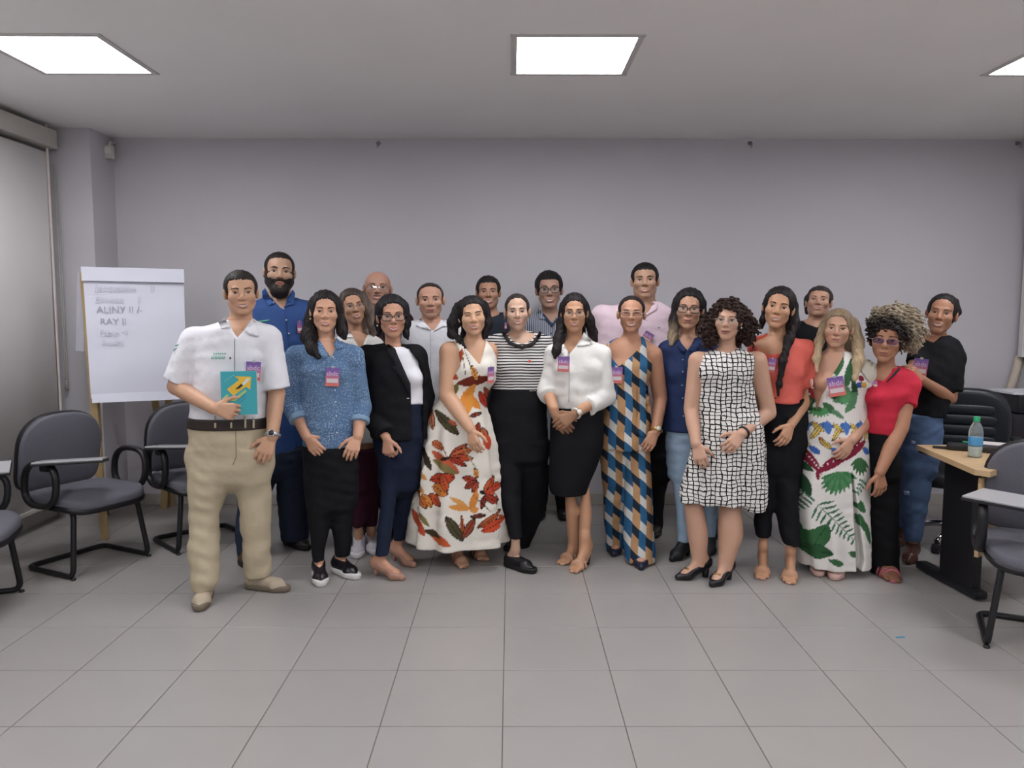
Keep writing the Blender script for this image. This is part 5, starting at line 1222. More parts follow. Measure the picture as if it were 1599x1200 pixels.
def p08():
    p = Person('laughing woman in a long cream dress printed with orange and red flowers', toes=[(727, 889), (757, 878)], Y=4.58, sk='#c79d80')
    p.head((735, 462), (741, 523), yaw=2, pitch=0, wide=1.06)
    p.torso([(528, 724, 754, .055), (536, 708, 763, .08), (546, 698, 769, .095), (570, 696, 774, .11), (590, 696, 775, .115), (612, 699, 763, .105), (640, 692, 764, .115), (680, 688, 770, .12), (720, 688, 772, .12)])
    p.bust(577, 727, 757, .058, -.06)
    p.arm(0, [(702, 550, -.02), (699, 618, -.07), (735, 671, -.21)], (744, 709, -.25), r=(.060, .050, .029), n=(-.6, -1, .2)); p.arm(1, [(764, 548, .02), (772, 606, .12), (800, 620, .18)], (830, 610, .2), nofine=True)
    p.leg(0, [(760, 690, 728), (840, 702, 724), (868, 704, 721)], bare=True); p.leg(1, [(760, 728, 764), (835, 732, 752), (858, 734, 750)], bare=True)
    p.build_body((741, 534))
    R = [(528, 724, 754, .055), (536, 708, 763, .08), (546, 698, 769, .095), (570, 696, 774, .11), (590, 696, 774, .115), (612, 694, 761, .10), (645, 672, 762, .13), (670, 664, 768, .15), (740, 653, 778, .18), (800, 645, 786, .20), (846, 639, 790, .21)]
    p.top('dress', attr_cloth(), (700, 846), rows=R, off=.006, fold=.004, h=.0062, pleat=(8, .018, p.w(0, 620)[2], .6), neck=[(722, 500), (723, 540), (749, 571), (757, 541), (757, 500)], carve=[([(640, 480), (703, 520), (716, 545), (719, 572), (706, 592), (640, 592)], -.5, .03), ([(712, 480), (705, 520), (716, 530), (722, 560), (726, 545), (724, 480)], -.5, -.035) if False else ([(0, 0), (1, 0), (1, 1)], -.5, -.4)], paint=paint_leaves('#dcd6cc', FLORAL, p.Y - .12), back=.05)
    for q in ([(707, 531), (710, 530), (718, 540), (722.5, 552), (721, 568), (717.5, 568), (718, 553), (714, 542)], [(757, 535), (760, 535), (769, 553), (771, 568), (767, 568), (765, 555)]): p.decal('strap', q, cloth('#d9cfbf'), ('body_',), .001, .004)
    p.shoes('sandal', mat('#8f6350', .45), hh=.05, trim='ankle')
    p.cap_hair(.014, ((.006, -.118, -.026), (.070, .092, .110), .060), -.06, ears=False)
    for q in ([(716, 480, 0, .030), (708, 505, -.01, .034), (706, 522, -.02, .024), (718, 530, -.06, .014), (726, 545, -.09, .010)], [(757, 478, 0, .024), (762, 505, 0, .026), (757, 525, -.01, .020)], [(738, 490, .07, .06), (735, 530, .08, .06)]): p.lock(q)
    p.hair_done(hairmat('#191517'))
    p.finish(); p.face(2, gap=.010, closed=True, brow='#3a2820', lip='#b86a66')
    badge(p, 'name badge at the strap of the floral dress', 766.5, 586, 12, 26, -4, ('dress', 'body'), yaw=35)
FLORAL = [(678, 642, 717, 678, 7, '#4d4630', 1.2), (670, 640, 676, 672, 5, '#b06a4a', .8), (712, 600, 768, 590, 8, '#6b2a1d', 0), (700, 585, 716, 592, 5, '#a34a2c', 0), (722, 545, 712, 575, 5, '#9c4a2a', 0), (724, 546, 742, 588, .7, '#2a201a', 0), (736, 570, 746, 596, 4, '#cf8a44', .6), (722, 552, 728, 592, .7, '#2a201a', 0), (716, 640, 742, 600, 8, '#d08a3c', 0), (722, 612, 750, 640, 7, '#cf8236', 0), (735, 615, 730, 648, 6, '#d08a3c', 0), (748, 612, 760, 640, 5, '#b83c28', .8), (756, 606, 766, 632, 4, '#a8472c', .8), (716, 600, 700, 622, 6, '#6d6338', 0), (733, 650, 752, 646, 3, '#7c3a30', .8), (700, 655, 715, 665, 3, '#b0583a', 0), (748, 660, 738, 690, 6, '#8c3a28', 1), (752, 668, 760, 690, 5, '#b0603a', 1), (757, 678, 764, 704, 6, '#c04a2e', 0), 
  (674, 690, 694, 700, 6, '#b8643c', .6), (674, 704, 718, 736, 8, '#b4573c', 0), (676, 718, 716, 738, 6, '#7b6c42', 0), (702, 713, 730, 692, 5, '#a8442e', .9), (702, 713, 738, 700, 6, '#c0633a', .9), (702, 713, 740, 714, 5, '#b34a30', .9), (702, 713, 730, 726, 4, '#a33a2a', .9), (704, 712, 688, 716, 3, '#241a16', 0), (672, 748, 712, 742, 9, '#b2402a', 1), (676, 758, 702, 766, 9, '#c87a38', 1), (690, 738, 700, 764, 6, '#b5502c', .8), (670, 770, 690, 786, 7, '#b9502f', 1), (660, 770, 676, 790, 6, '#c87f3c', .9), (650, 755, 664, 770, 4, '#c98c4c', 0),
  (745, 748, 722, 744, 5, '#9b3f2c', .8), (746, 748, 726, 760, 5, '#8c3526', .8), (746, 745, 742, 728, 4, '#cf8a48', .5), (748, 750, 738, 766, 4, '#a54a30', .8), (757, 770, 770, 746, 6, '#b4522f', 1), (757, 770, 784, 760, 6, '#b8462c', 1), (757, 770, 778, 786, 5, '#a03a26', 1), (757, 772, 752, 792, 4, '#8a3325', .9), (757, 768, 750, 764, 3, '#1f1613', 0), (735, 792, 704, 772, 4, '#cf9552', 0), (735, 792, 702, 786, 5, '#d08d47', 0), (735, 795, 746, 762, 6, '#c9803c', 0), (735, 795, 748, 790, 5, '#cf8a48', 0), (722, 800, 724, 838, 3, '#b56038', .5), (698, 800, 724, 840, 7, '#4d4631', 1.1), (724, 836, 742, 806, 6, '#8c4430', 1), (746, 820, 782, 800, 5, '#a5542f', 1), (752, 826, 790, 812, 8, '#c04a2c', .5), (735, 803, 760, 801, 3, '#6a3328', .9), (668, 826, 706, 846, 7, '#b8562e', 0), (664, 824, 690, 834, 5, '#3d3324', 0), (640, 800, 666, 834, 7, '#a8472e', 0), (650, 795, 672, 820, 4, '#75683f', 0), (656, 700, 674, 734, 6, '#332a20', 0), (648, 735, 668, 748, 4, '#c98c4c', 0), (650, 770, 668, 792, 5, '#b5622f', .8), (720, 690, 750, 740, 1.0, '#8d8a60', 0), (740, 770, 770, 800, .8, '#2a201a', 0), (690, 690, 700, 714, 1.0, '#7a4a34', 0)]
def p09():
    p = Person('smiling man in a dark slate T-shirt standing behind the striped top', toes=[(745, 822), (785, 822)], Y=5.38, h=.0105, fem=False, sk='#a87f69')
    p.head((762, 430), (763, 482), yaw=0, pitch=-2)
    p.torso([(489, 742, 786, .06), (495, 727, 800, .09), (503, 717, 808, .11), (540, 713, 812, .125), (640, 716, 808, .13), (715, 718, 806, .125), (740, 722, 802, .1)])
    p.leg(0, [(710, 720, 762), (770, 728, 758), (810, 733, 755)]); p.leg(1, [(710, 762, 804), (770, 766, 798), (810, 770, 794)]); p.build_body((764, 494))
    p.top('t_shirt', cloth('#262b34'), 720, neck=[(746, 478), (750, 492), (764, 497), (778, 492), (782, 478)], slv=((.7, .012, .02), (.7, .012, .02)), off=.002); p.bottom('trousers', BLKC, 715, [(705, 719, 805, .12), (745, 722, 802, .1)]); p.shoes('slip', BLKS, BLKS, hh=.02)
    p.cap_hair(.012, MENC(.060, .058), -.03); p.hair_done(hairmat('#1a1616'), groove=.0018); p.finish(); p.face(2, gap=.011, browt=.0075, brow='#1d1613')
    badge(p, 'narrow sliver of a name badge on the slate T-shirt', 789.5, 509, 3.6, 10, 0, ('t_shirt',), text=False)
def stripe_cloth():
    n = NT('striped_knit'); x, y, z = n.xyz(); w = n.ma('ADD', n.ma('MULTIPLY', z, 1 / .0168), n.ma('MULTIPLY', n.noise(7, 2), 1.2)); f = n.ma('LESS_THAN', n.ma('FRACT', w), .42); n.bump(n.noise(9, 3), .3, .03)
    return n.done(n.mix(f, lin('#d9d6d4')[:3], lin('#19181b')[:3]), .85, 0, .2)
def p10():
    p = Person('woman in a black and white striped top and wide black trousers', toes=[(836, 897), (790, 862)], Y=4.68, sk='#c3a08b')
    p.head((807, 457), (808, 515), yaw=1, pitch=0, wide=1.0)
    p.torso([(521, 788, 834, .06), (527, 773, 850, .085), (536, 766, 856, .10), (560, 767, 858, .11), (590, 770, 857, .115), (615, 768, 852, .11), (640, 764, 852, .11), (690, 765, 855, .12), (720, 768, 856, .12)])
    p.bust(570, 793, 833, .06, -.06)
    p.arm(0, [(772, 541, .02), (764, 596, .17), (800, 620, .26)], (830, 630, .27), nofine=True, r=(.052, .042, .028)); p.arm(1, [(851, 541, .02), (860, 600, .10), (880, 640, .16)], (900, 640, .2), nofine=True, r=(.052, .042, .028))
    p.leg(0, [(690, 766, 815), (750, 774, 814), (800, 786, 813), (840, 797, 814)]); p.leg(1, [(690, 806, 856), (750, 800, 853), (800, 798, 848), (830, 798, 836), (858, 800, 824)])
    p.build_body((810, 524)); p.top('top', stripe_cloth(), (817, 619), neck=[(787, 500), (790, 518), (799, 532), (815, 538), (829, 533), (840, 520), (842, 500)], slv=((.95, .010, .016), (1.0, .010, .016)), off=.004)
    p.bottom('trousers', BLKC, 606, [(598, 768, 853), (640, 762, 853), (690, 764, 856), (715, 768, 856)], off=.003, fold=.002)
    p.shoes('mule', BLKS, mat('#0f0e11', .5), hh=.012)
    nk = [(788.5, 517), (790, 521), (798, 534), (815, 540), (830, 535), (840, 522), (841.5, 517)]; p.decal('neckband', nk + [(846, 519), (844, 526), (833, 540.5), (815, 546), (795, 539), (785.5, 525), (784, 518)], mat('#241c1f', .8), ('top',), .002, .005, 3)
    p.decal('embroidery', [(827 + 2.6 * math.cos(a), 564.5 + 2.2 * math.sin(a)) for a in np.linspace(0, 6.28, 9)[:-1]], mat('#c8503f', .7), ('top',), .002, .003, 2)
    p.cap_hair(.006, ((0, -.116, -.022), (.074, .092, .118), .062), -.07); p.hairM.ell(p.H(0, .115, .02), (.035, .03, .035)); p.hair_done(hairmat('#29211f'), groove=.001)
    p.finish(); p.face(2, gap=.010, lip='#b5706c'); p.earrings('#b9a58c', .004)
def pin_stripes():
    n = NT('pinstripe'); x, y, z = n.xyz(); f = n.ma('LESS_THAN', n.ma('FRACT', n.ma('ADD', n.ma('MULTIPLY', x, 1 / .0135), n.ma('MULTIPLY', n.noise(5, 2), .5))), .34)
    return n.done(n.mix(f, lin('#a3a9b6')[:3], lin('#3f4556')[:3]), .85, 0, .2)
def p11():
    p = Person('man with black-rimmed glasses in a grey-blue pinstriped shirt at the back', toes=[(842, 815), (881, 815)], h=.0105, fem=False, sk='#b48f7c')
    p.head((857, 423), (858, 481), yaw=2, pitch=0, wide=.98)
    p.torso([(489, 835, 881, .06), (496, 824, 894, .09), (506, 816, 901, .11), (540, 813, 904, .125), (640, 816, 902, .13), (715, 820, 900, .125), (735, 824, 896, .1)])
    p.leg(0, [(710, 821, 860), (770, 826, 856), (802, 830, 852)]); p.leg(1, [(710, 860, 899), (770, 866, 894), (802, 870, 890)]); p.build_body((859, 494)); PS = pin_stripes()
    p.top('shirt', PS, 722, neck=[(842, 478), (847, 490), (861, 505), (873, 490), (876, 478)], slv=((1.9, .012, .02), (1.9, .012, .02)), off=.002, stand=.025); p.bottom('trousers', BLKC, 718, [(705, 821, 899, .125), (740, 824, 896, .1)]); p.shoes('slip', BLKS, BLKS, hh=.02); on = ('shirt',)
    collar(p, PS, on, [(842, 480), (848, 490), (852, 499), (843, 499), (838, 488)], [(876, 481), (880, 489), (877, 500), (868, 497), (872, 490)]); p.decal('inner_collar', [(848, 488), (861, 504), (872, 490), (874, 495), (862, 512), (848, 497)], mat('#2f3a52', .8), on, .002, .004, 3); buttons(p, [(861, 521), (861, 536)], on, mat('#33384a', .5), 1.2)
    p.cap_hair(.014, MENC(.058, .056), -.04); p.hair_done(hairmat('#1c191b'), groove=.0022); p.finish(); p.face(2, gap=.011, brow='#241c1a'); p.glasses('#221b20', w=.027, h=.019, r=.0021)
    badge(p, 'narrow sliver of a name badge on the pinstriped shirt', 869, 529, 6, 14, 0, on, text=False)
def p12():
    p = Person('woman in a white blouse and black pencil skirt with hands clasped', toes=[(876, 884), (892, 896)], Y=4.60, sk='#bd9072')
    p.head((897, 457), (897, 518), yaw=0, pitch=1, wide=.97)
    p.torso([(531, 878, 916, .055), (538, 868, 933, .08), (548, 863, 941, .095), (575, 862, 943, .11), (600, 864, 941, .11), (630, 868, 937, .105), (660, 865, 940, .115), (700, 862, 940, .12)])
    p.bust(578, 882, 922, .055, -.06)
    p.arm(0, [(868, 556, .0), (855, 610, -.0), (868, 650, -.17)], (886, 672, -.20), n=(-.4, -1, .4), curl=(30, 35, 25)); p.arm(1, [(937, 556, 0), (944, 618, .0), (896, 648, -.18)], (866, 668, -.225), n=(.3, -1, .5), curl=(25, 35, 25), th=None)
    p.leg(0, [(745, 872, 900), (775, 879, 902), (800, 883, 905), (850, 887, 905), (872, 890, 902)], bare=True); p.leg(1, [(745, 900, 926), (775, 904, 925), (800, 905, 924), (850, 904, 921), (878, 906, 919)], bare=True)
    p.build_body((897, 536)); p.top('blouse', WHT2, (903, 636), neck=[(882, 505), (882, 545), (889, 554), (900, 541), (912, 524), (913, 505)], slv=((1.22, .012, .022), (1.55, .014, .026)), off=.006, fold=.0045, stand=.012)
    p.skirt('skirt', BLKC, [(626, 867, 938), (650, 861, 942), (690, 858, 942, .135), (730, 857, 931, .13), (758, 857, 920, .125), (770, 859, 916, .12)], fold=.002)
    p.shoes('sandal', mat('#c49a80', .35), mat('#3a231c', .4), hh=.085, trim='stiletto'); on = ('blouse',)
    collar(p, WHT2, on, [(882, 540), (885, 546), (890, 553), (882, 560), (876, 550)], [(912, 519), (921, 530), (926, 537), (913, 540), (901, 541), (906, 532)]); p.decal('placket', [(888.5, 556), (890, 556), (889, 628), (887.5, 628)], mat('#bdbab6', .8), on, .001, .002); buttons(p, [(880, 582), (880, 604)], on, mat('#b9b2a6', .5), 1.0)
    p.cap_hair(.012, ((0, -.118, -.026), (.070, .092, .110), .060), -.06, ears=False)
    for q in ([(880, 480, 0, .022), (877, 505, 0, .026), (873, 530, -.04, .030), (869, 548, -.08, .022), (866, 558, -.10, .010)], [(914, 480, 0, .022), (920, 500, .0, .028), (926, 522, .02, .024), (931, 532, .02, .010)], [(899, 485, .07, .058), (899, 530, .08, .060)]): p.lock(q)
    p.hair_done(hairmat('#1a1516')); p.finish(); p.face(2, gap=.009, lip='#a86258'); p.glasses('#4a3428', w=.027, h=.0185, r=.0012)
    wrist_band(p, 1, mat('#dcd8d2', .5), ('#d8cdb8', '#e9e6df'), .93, .016); badge(p, 'name badge hanging on the white blouse', 880, 569, 18, 24, 3, on, off=.024)
def p13():
    p = Person('heavily built man in a pale pink shirt at the back', toes=[(978, 843), (1022, 842)], Y=5.18, h=.0105, fem=False, sk='#b08b74')
    p.head((1007, 409), (1007, 466), yaw=0, pitch=-2, wide=1.04)
    p.torso([(472, 982, 1030, .075), (480, 962, 1044, .10), (491, 942, 1056, .125), (510, 932, 1062, .14), (560, 930, 1064, .155), (640, 934, 1062, .16), (715, 938, 1056, .15), (735, 942, 1052, .12)])
    p.arm(1, [(1050, 512, 0), (1056, 590, .02), (1037, 650, -.06)], (1039, 692, -.08)); p.leg(0, [(710, 940, 998), (770, 950, 994), (828, 958, 990)]); p.leg(1, [(710, 998, 1056), (770, 1008, 1038), (828, 1012, 1033)]); p.build_body((1006, 481), neckr=.068); PK = cloth('#dbc4ce')
    p.top('shirt', PK, 655, neck=[(990, 462), (994, 474), (1010, 490), (1022, 474), (1026, 462)], slv=((.9, .014, .024), (.9, .014, .024)), off=.002, stand=.025); p.bottom('trousers', BLKC, 650, [(645, 936, 1060, .15), (705, 939, 1056, .15), (745, 944, 1050, .12)]); p.shoes('slip', mat('#2d2422', .5), BLKS, hh=.02); on = ('shirt',)
    collar(p, PK, on, [(1020, 470), (1027, 473), (1026, 484), (1014, 490), (1008, 494), (1012, 486)], [(990, 470), (995, 476), (1004, 490), (994, 490), (986, 480)]); buttons(p, [(1010, 500), (1010, 520)], on, BTN, 1.0); p.decal('shirt_button', [(1028, 511), (1030, 511), (1030, 513), (1028, 513)], mat('#6a6a78', .5), on, .001, .002, 2)
    p.cap_hair(.010, MENC(.058, .058), -.035); p.hair_done(hairmat('#171314'), groove=.0012); p.finish(); p.face(2, gap=.010, browt=.0075, brow='#1f1714')
    badge(p, 'tilted name badge on the pale pink shirt', 1011, 527, 15, 17, 32, on)
def zigzag():
    n = NT('geometric_print'); x, y, z = n.xyz(); x = n.ma('ADD', x, n.ma('MULTIPLY', n.noise(3, 2), .05)); w = .044; u = n.ma('DIVIDE', x, w); col = n.ma('FLOOR', u); odd = n.ma('MODULO', n.ma('ABSOLUTE', col), 2.0); odd = n.ma('GREATER_THAN', odd, .5)
    t = n.ma('FRACT', n.ma('ADD', n.ma('ADD', n.ma('DIVIDE', n.ma('ADD', z, n.ma('MULTIPLY', x, .85)), .150), n.ma('MULTIPLY', odd, .40)), 20.0)); s = n.ma('LESS_THAN', t, .36)
    a = n.mix(s, lin('#2b5a80')[:3], lin('#c6c4bf')[:3]); b = n.mix(s, lin('#ad8660')[:3], lin('#1c2836')[:3]); n.bump(n.noise(9, 3), .3, .03); return n.done(n.mix(odd, a, b), .8, 0, .2)
def p14():
    p = Person('laughing woman with clear glasses in a blue, tan and white geometric jumpsuit', toes=[(958, 872), (1002, 893)], Y=4.70, sk='#b98a70')
    p.head((987, 460), (985, 519), yaw=0, pitch=-2, wide=1.06)
    p.torso([(526, 968, 1004, .055), (533, 954, 1017, .08), (543, 947, 1020, .095), (565, 947, 1015, .11), (585, 949, 1013, .115), (612, 947, 1009, .105), (640, 942, 1012, .115), (680, 939, 1015, .125), (700, 939, 1015, .12)])
    p.bust(575, 967, 1000, .058, -.06)
    p.arm(1, [(1020, 555, .0), (1031, 622, .03), (1024, 675, -.08)], (1004, 710, -.14), r=(.055, .044, .029)); p.arm(0, [(950, 553, .05), (946, 610, .14), (925, 640, .2)], (905, 640, .2), nofine=True)
    p.leg(0, [(690, 939, 977), (730, 940, 977), (780, 944, 977), (850, 948, 977), (862, 949, 977)]); p.leg(1, [(690, 975, 1015), (730, 976, 1015), (780, 977, 1017), (840, 976, 1020), (876, 977, 1020)])
    p.build_body((985, 531)); Z = zigzag()
    p.top('jumpsuit', Z, (976, 700), neck=[(950, 500), (952, 530), (957, 560), (966, 573), (987, 556), (1003, 540), (1004, 500)], off=.005, fold=.0035, carve=[([(1012, 500), (1010, 535), (1013, 560), (1040, 575), (1060, 500)], -.5, .04), ([(930, 480), (930, 560), (944, 560), (948, 530), (948, 480)], -.5, .04)], extra=lambda M: [M.loft(p.legs[i]['L'], .006, k=.02) for i in (0, 1)] and [M.p.append(M.p.pop())], back=.02)
    p.shoes('pump', mat('#1d2136', .5), hh=.03)
    for q in ([(996, 606), (1006, 604), (1012, 640), (1013, 676), (1003, 683), (992, 676), (996, 650)], [(1004, 604), (1012, 608), (1016, 640), (1016, 662), (1010, 668), (1008, 640)]): p.decal('sash', q, Z, ('jumpsuit',), .006, .008)
    p.cap_hair(.006, ((0, -.116, -.022), (.074, .092, .118), .062), -.07); p.hairM.ell(p.H(0, .115, .03), (.035, .03, .035)); p.hair_done(hairmat('#231b19'), groove=.001)
    p.finish(); p.face(2, gap=.013, closed=True, browt=.0050); p.glasses('#cdbfb4', w=.028, h=.0175, r=.0014, tint='#e9e2de'); wrist_band(p, 1, mat('#c2a061', .3, .8), ('#cdb27a', '#d9d4c4'), .95, .018)
    badge(p, 'name badge on the geometric jumpsuit', 962, 586, 20, 26, 1, ('jumpsuit', 'body'))
def p15():
    p = Person('woman with ombre hair and black glasses in a navy shirt and pale jeans', toes=[(1046, 879), (1106, 872)], Y=4.80, sk='#b98e76')
    p.head((1078, 450), (1073, 514), yaw=0, pitch=0)
    p.torso([(527, 1056, 1092, .055), (534, 1042, 1108, .08), (545, 1034, 1116, .095), (580, 1034, 1116, .11), (640, 1037, 1114, .105), (675, 1037, 1114, .11), (710, 1041, 1115, .115), (745, 1044, 1112, .10)]); p.bust(582, 1056, 1094, .05, -.055)
    p.leg(0, [(690, 1041, 1078), (760, 1051, 1076), (800, 1054, 1076), (846, 1056, 1078)]); p.leg(1, [(690, 1076, 1115), (760, 1092, 1119), (800, 1099, 1121), (850, 1102, 1116)]); p.build_body((1074, 530)); NV = cloth('#2a375c', .8)
    p.top('shirt', NV, 673, neck=[(1058, 508), (1063, 533), (1074, 548), (1086, 532), (1090, 508)], slv=((.8, .012, .018), (.8, .012, .018)), off=.003, stand=.012); p.bottom('jeans', cloth('#93a8bd', .9), 668, [(660, 1038, 1114), (700, 1040, 1115), (745, 1044, 1112)], off=-.003)
    p.shoes('boot', mat('#141317', .6), hh=.05); on = ('shirt',)
    collar(p, NV, on, [(1060, 528), (1064, 536), (1073, 547), (1066, 552), (1056, 540)], [(1089, 530), (1094, 537), (1086, 551), (1075, 548), (1083, 537)]); buttons(p, [(1066, 562), (1066, 581), (1065, 602), (1066, 622), (1067, 650)], on, mat('#b9c0d0', .4), 1.0); p.decal('placket', [(1068, 552), (1069, 552), (1072, 670), (1071, 670)], mat('#1f2b4c', .8), on, .001, .002)
    p.cap_hair(.015, ((.004, -.118, -.026), (.070, .092, .110), .060), -.06, ears=False)
    for q in ([(1058, 475, 0, .030), (1054, 500, -.01, .034), (1051, 525, -.04, .028), (1048, 538, -.06, .014)], [(1095, 475, 0, .028), (1098, 505, 0, .028), (1098, 528, -.02, .016)], [(1077, 485, .07, .062), (1076, 525, .08, .06)]): p.lock(q)
    p.hair_done(hairmat('#191618', '#9c8a72', p.ho[2] - .04, p.ho[2] - .17)); p.finish(); p.face(1, eye=.0088, lip='#a8605a'); p.glasses('#17161a', w=.0275, h=.018, r=.0024, square=.5)
def p16():
    p = Person('woman with curly dark hair in a white dress with black checks', toes=[(1053, 907), (1108, 919)], sk='#c09882')
    p.head((1138, 468), (1134, 530), yaw=-4, pitch=0)
    p.torso([(545, 1118, 1156, .05), (550, 1104, 1166, .075), (558, 1094, 1174, .09), (580, 1090, 1174, .105), (605, 1093, 1174, .105), (625, 1093, 1177, .10), (660, 1090, 1186, .11), (700, 1082, 1190, .12), (730, 1080, 1190, .12)]); p.bust(583, 1113, 1152, .055, -.055)
    p.arm(0, [(1090, 564, .01), (1079, 640, .0), (1087, 694, -.13)], (1101, 742, -.19), n=(-.3, -1, .1), r=(.053, .042, .028), curl=(20, 28, 22)); p.arm(1, [(1182, 564, .01), (1200, 645, .02), (1158, 678, -.15)], (1124, 716, -.22), n=(.1, -1, .3), r=(.055, .045, .028))
    p.leg(0, [(740, 1074, 1112), (785, 1066, 1101), (830, 1073, 1105), (860, 1078, 1104), (885, 1082, 1101)], bare=True); p.leg(1, [(740, 1122, 1168), (785, 1121, 1159), (830, 1122, 1160), (862, 1122, 1151), (892, 1121, 1141)], bare=True)
    p.build_body((1136, 553))
    R = [(545, 1118, 1156, .05), (550, 1104, 1166, .075), (558, 1092, 1176, .09), (580, 1090, 1174, .105), (605, 1093, 1174, .105), (625, 1092, 1177, .10), (660, 1090, 1187, .12), (700, 1080, 1190, .14), (740, 1070, 1192, .15), (777, 1063, 1194, .16), (785, 1062, 1194, .16)]
    p.top('dress', grid_cloth(), (1100, 782), rows=R, neck=[(1120, 530), (1122, 547), (1138, 553), (1154, 547), (1158, 530)], fold=.003, off=.006, pleat=(9, .012, p.w(0, 640)[2], 0), extra=lambda M: M.loft(p.rows([(650, 1150, 1186, .05, -.07), (720, 1155, 1191, .06, -.08), (797, 1160, 1195, .06, -.08)]), 0, k=.03))
    p.shoes('pump', BLKS, hh=.055, trim='buckle'); p.cap_hair(.020, ((0, -.118, -.030), (.070, .092, .108), .058), -.10, ears=False)
    for q in ([(1113, 492, -.01, .032), (1107, 512, -.01, .040), (1110, 532, -.02, .034)], [(1162, 490, -.0, .032), (1168, 512, -.0, .042), (1168, 530, -.01, .034)], [(1124, 505, .05, .05), (1140, 535, .06, .05), (1158, 510, .05, .05)]): p.lock(q)
    p.hair_done(hairmat('#2b1d19', curly=True), curl=.006, groove=0); p.curls(240, hairmat('#33231d', curly=True), lambda v: (v[:, 1] < p.ho[1] + .09), 5, (.007, .011), (.012, .028), .0045); p.finish(); p.face(3, gap=.010, brow='#3a2820', browt=.0042, lip='#a05a58'); p.glasses('#b0a090', r=.0011, w=.027, h=.019); p.earrings('#d9d2c6', .006, (1,))
    wrist_band(p, 1, mat('#1a1a1d', .5), None, .93, .014)
def grid_cloth():
    n = NT('checked_cloth'); x, y, z = n.xyz(); d = n.noise(14, 2, n.vec(x, 0.0, z), True); sp = n.new('ShaderNodeSeparateColor'); n.put(sp.inputs[0], d)
    u = n.ma('ADD', n.ma('MULTIPLY', x, 36.0), n.ma('MULTIPLY', sp.outputs[0], 1.3)); v = n.ma('ADD', n.ma('MULTIPLY', z, 44.0), n.ma('MULTIPLY', sp.outputs[1], 1.6)); brk = n.noise(45, 2); L = []
    for q, w in ((u, .22), (v, .24)): L.append(n.ma('LESS_THAN', n.ma('FRACT', q), n.ma('MULTIPLY', w, n.ma('ADD', .30, n.ma('MULTIPLY', brk, 1.3)))))
    f = n.ma('MAXIMUM', L[0], L[1]); n.bump(n.noise(9, 3), .3, .03); return n.done(n.mix(f, lin('#dcd8d4')[:3], lin('#17171a')[:3]), .85, 0, .2)
def denim_dots():
    if 'dd' in _mc: return _mc['dd']
    n = NT('dotted_denim'); x, y, z = n.xyz(); d = n.ma('LESS_THAN', n.voro(105), n.ma('ADD', .10, n.ma('MULTIPLY', n.noise(8, 3), .50))); b = n.mix(n.noise(5, 3), lin('#34507a')[:3], lin('#6f8ba8')[:3]); n.bump(n.noise(9, 3), .35, .03)
    _mc['dd'] = n.done(n.mix(n.ma('MULTIPLY', d, .55), b, lin('#a9bdd2')[:3]), .9, 0, .2); return _mc['dd']
def p17():
    p = Person('young woman with long straight dark hair in a coral top', toes=[(1190, 907), (1232, 914)], Y=4.50, sk='#bf9274')
    p.head((1223, 447), (1209, 512), yaw=-2, pitch=2)
    p.torso([(524, 1198, 1230, .055), (534, 1186, 1250, .08), (545, 1182, 1260, .095), (575, 1186, 1258, .11), (600, 1188, 1253, .105), (625, 1188, 1252, .105), (660, 1186, 1260, .115), (700, 1180, 1256, .12), (740, 1178, 1250, .11)]); p.bust(580, 1204, 1240, .052, -.055)
    p.arm(1, [(1254, 550, .0), (1263, 618, .01), (1235, 664, -.12)], (1214, 711, -.19), n=(.4, -1, .2)); p.arm(0, [(1186, 545, .03), (1180, 610, .12), (1195, 650, .1)], (1200, 690, .1), nofine=True)
    p.leg(0, [(720, 1178, 1216), (770, 1178, 1207), (838, 1180, 1204)]); p.leg(1, [(720, 1206, 1250), (770, 1208, 1246), (849, 1222, 1248)]); p.build_body((1216, 529)); CO = cloth('#d9685d', .75)
    p.top('top', CO, 628, neck=[(1178, 490), (1182, 532), (1192, 551), (1202, 556), (1214, 553), (1228, 552), (1236, 533), (1238, 490)], slv=((.85, .018, .024), (.80, .024, .026)), off=.004, fold=.0035); p.bottom('trousers', BLKC, 622, [(615, 1188, 1252), (660, 1184, 1262), (700, 1180, 1258), (735, 1178, 1250)], off=.001)
    p.decal('ruffle', [(1196, 551), (1202, 556), (1215, 554), (1218, 560), (1204, 563), (1194, 558)], cloth('#d35d52', .75), ('top', 'body_'), .003, .006, 3)
    p.shoes('sandal', mat('#c39379', .45), hh=.05); p.cap_hair(.012, ((-.010, -.118, -.026), (.070, .092, .110), .060), -.06, ears=False)
    for q in ([(1240, 480, -.02, .022), (1241, 505, -.05, .026), (1232, 530, -.10, .024), (1222, 565, -.14, .020), (1217, 600, -.14, .014), (1213, 622, -.14, .006)], [(1196, 476, .01, .016), (1191, 500, .02, .015), (1190, 512, .02, .008)], [(1220, 485, .07, .06), (1226, 540, .09, .06), (1226, 590, .10, .04)]): p.lock(q)
    p.hair_done(hairmat('#1b1516')); p.finish(); p.face(2, gap=.010, lip='#b5716a', browt=.0066, eye=.0092)
    badge(p, 'name badge half covered by the long dark hair on the coral top', 1205, 571, 12, 22, 6, ('top', 'body'), off=.02)
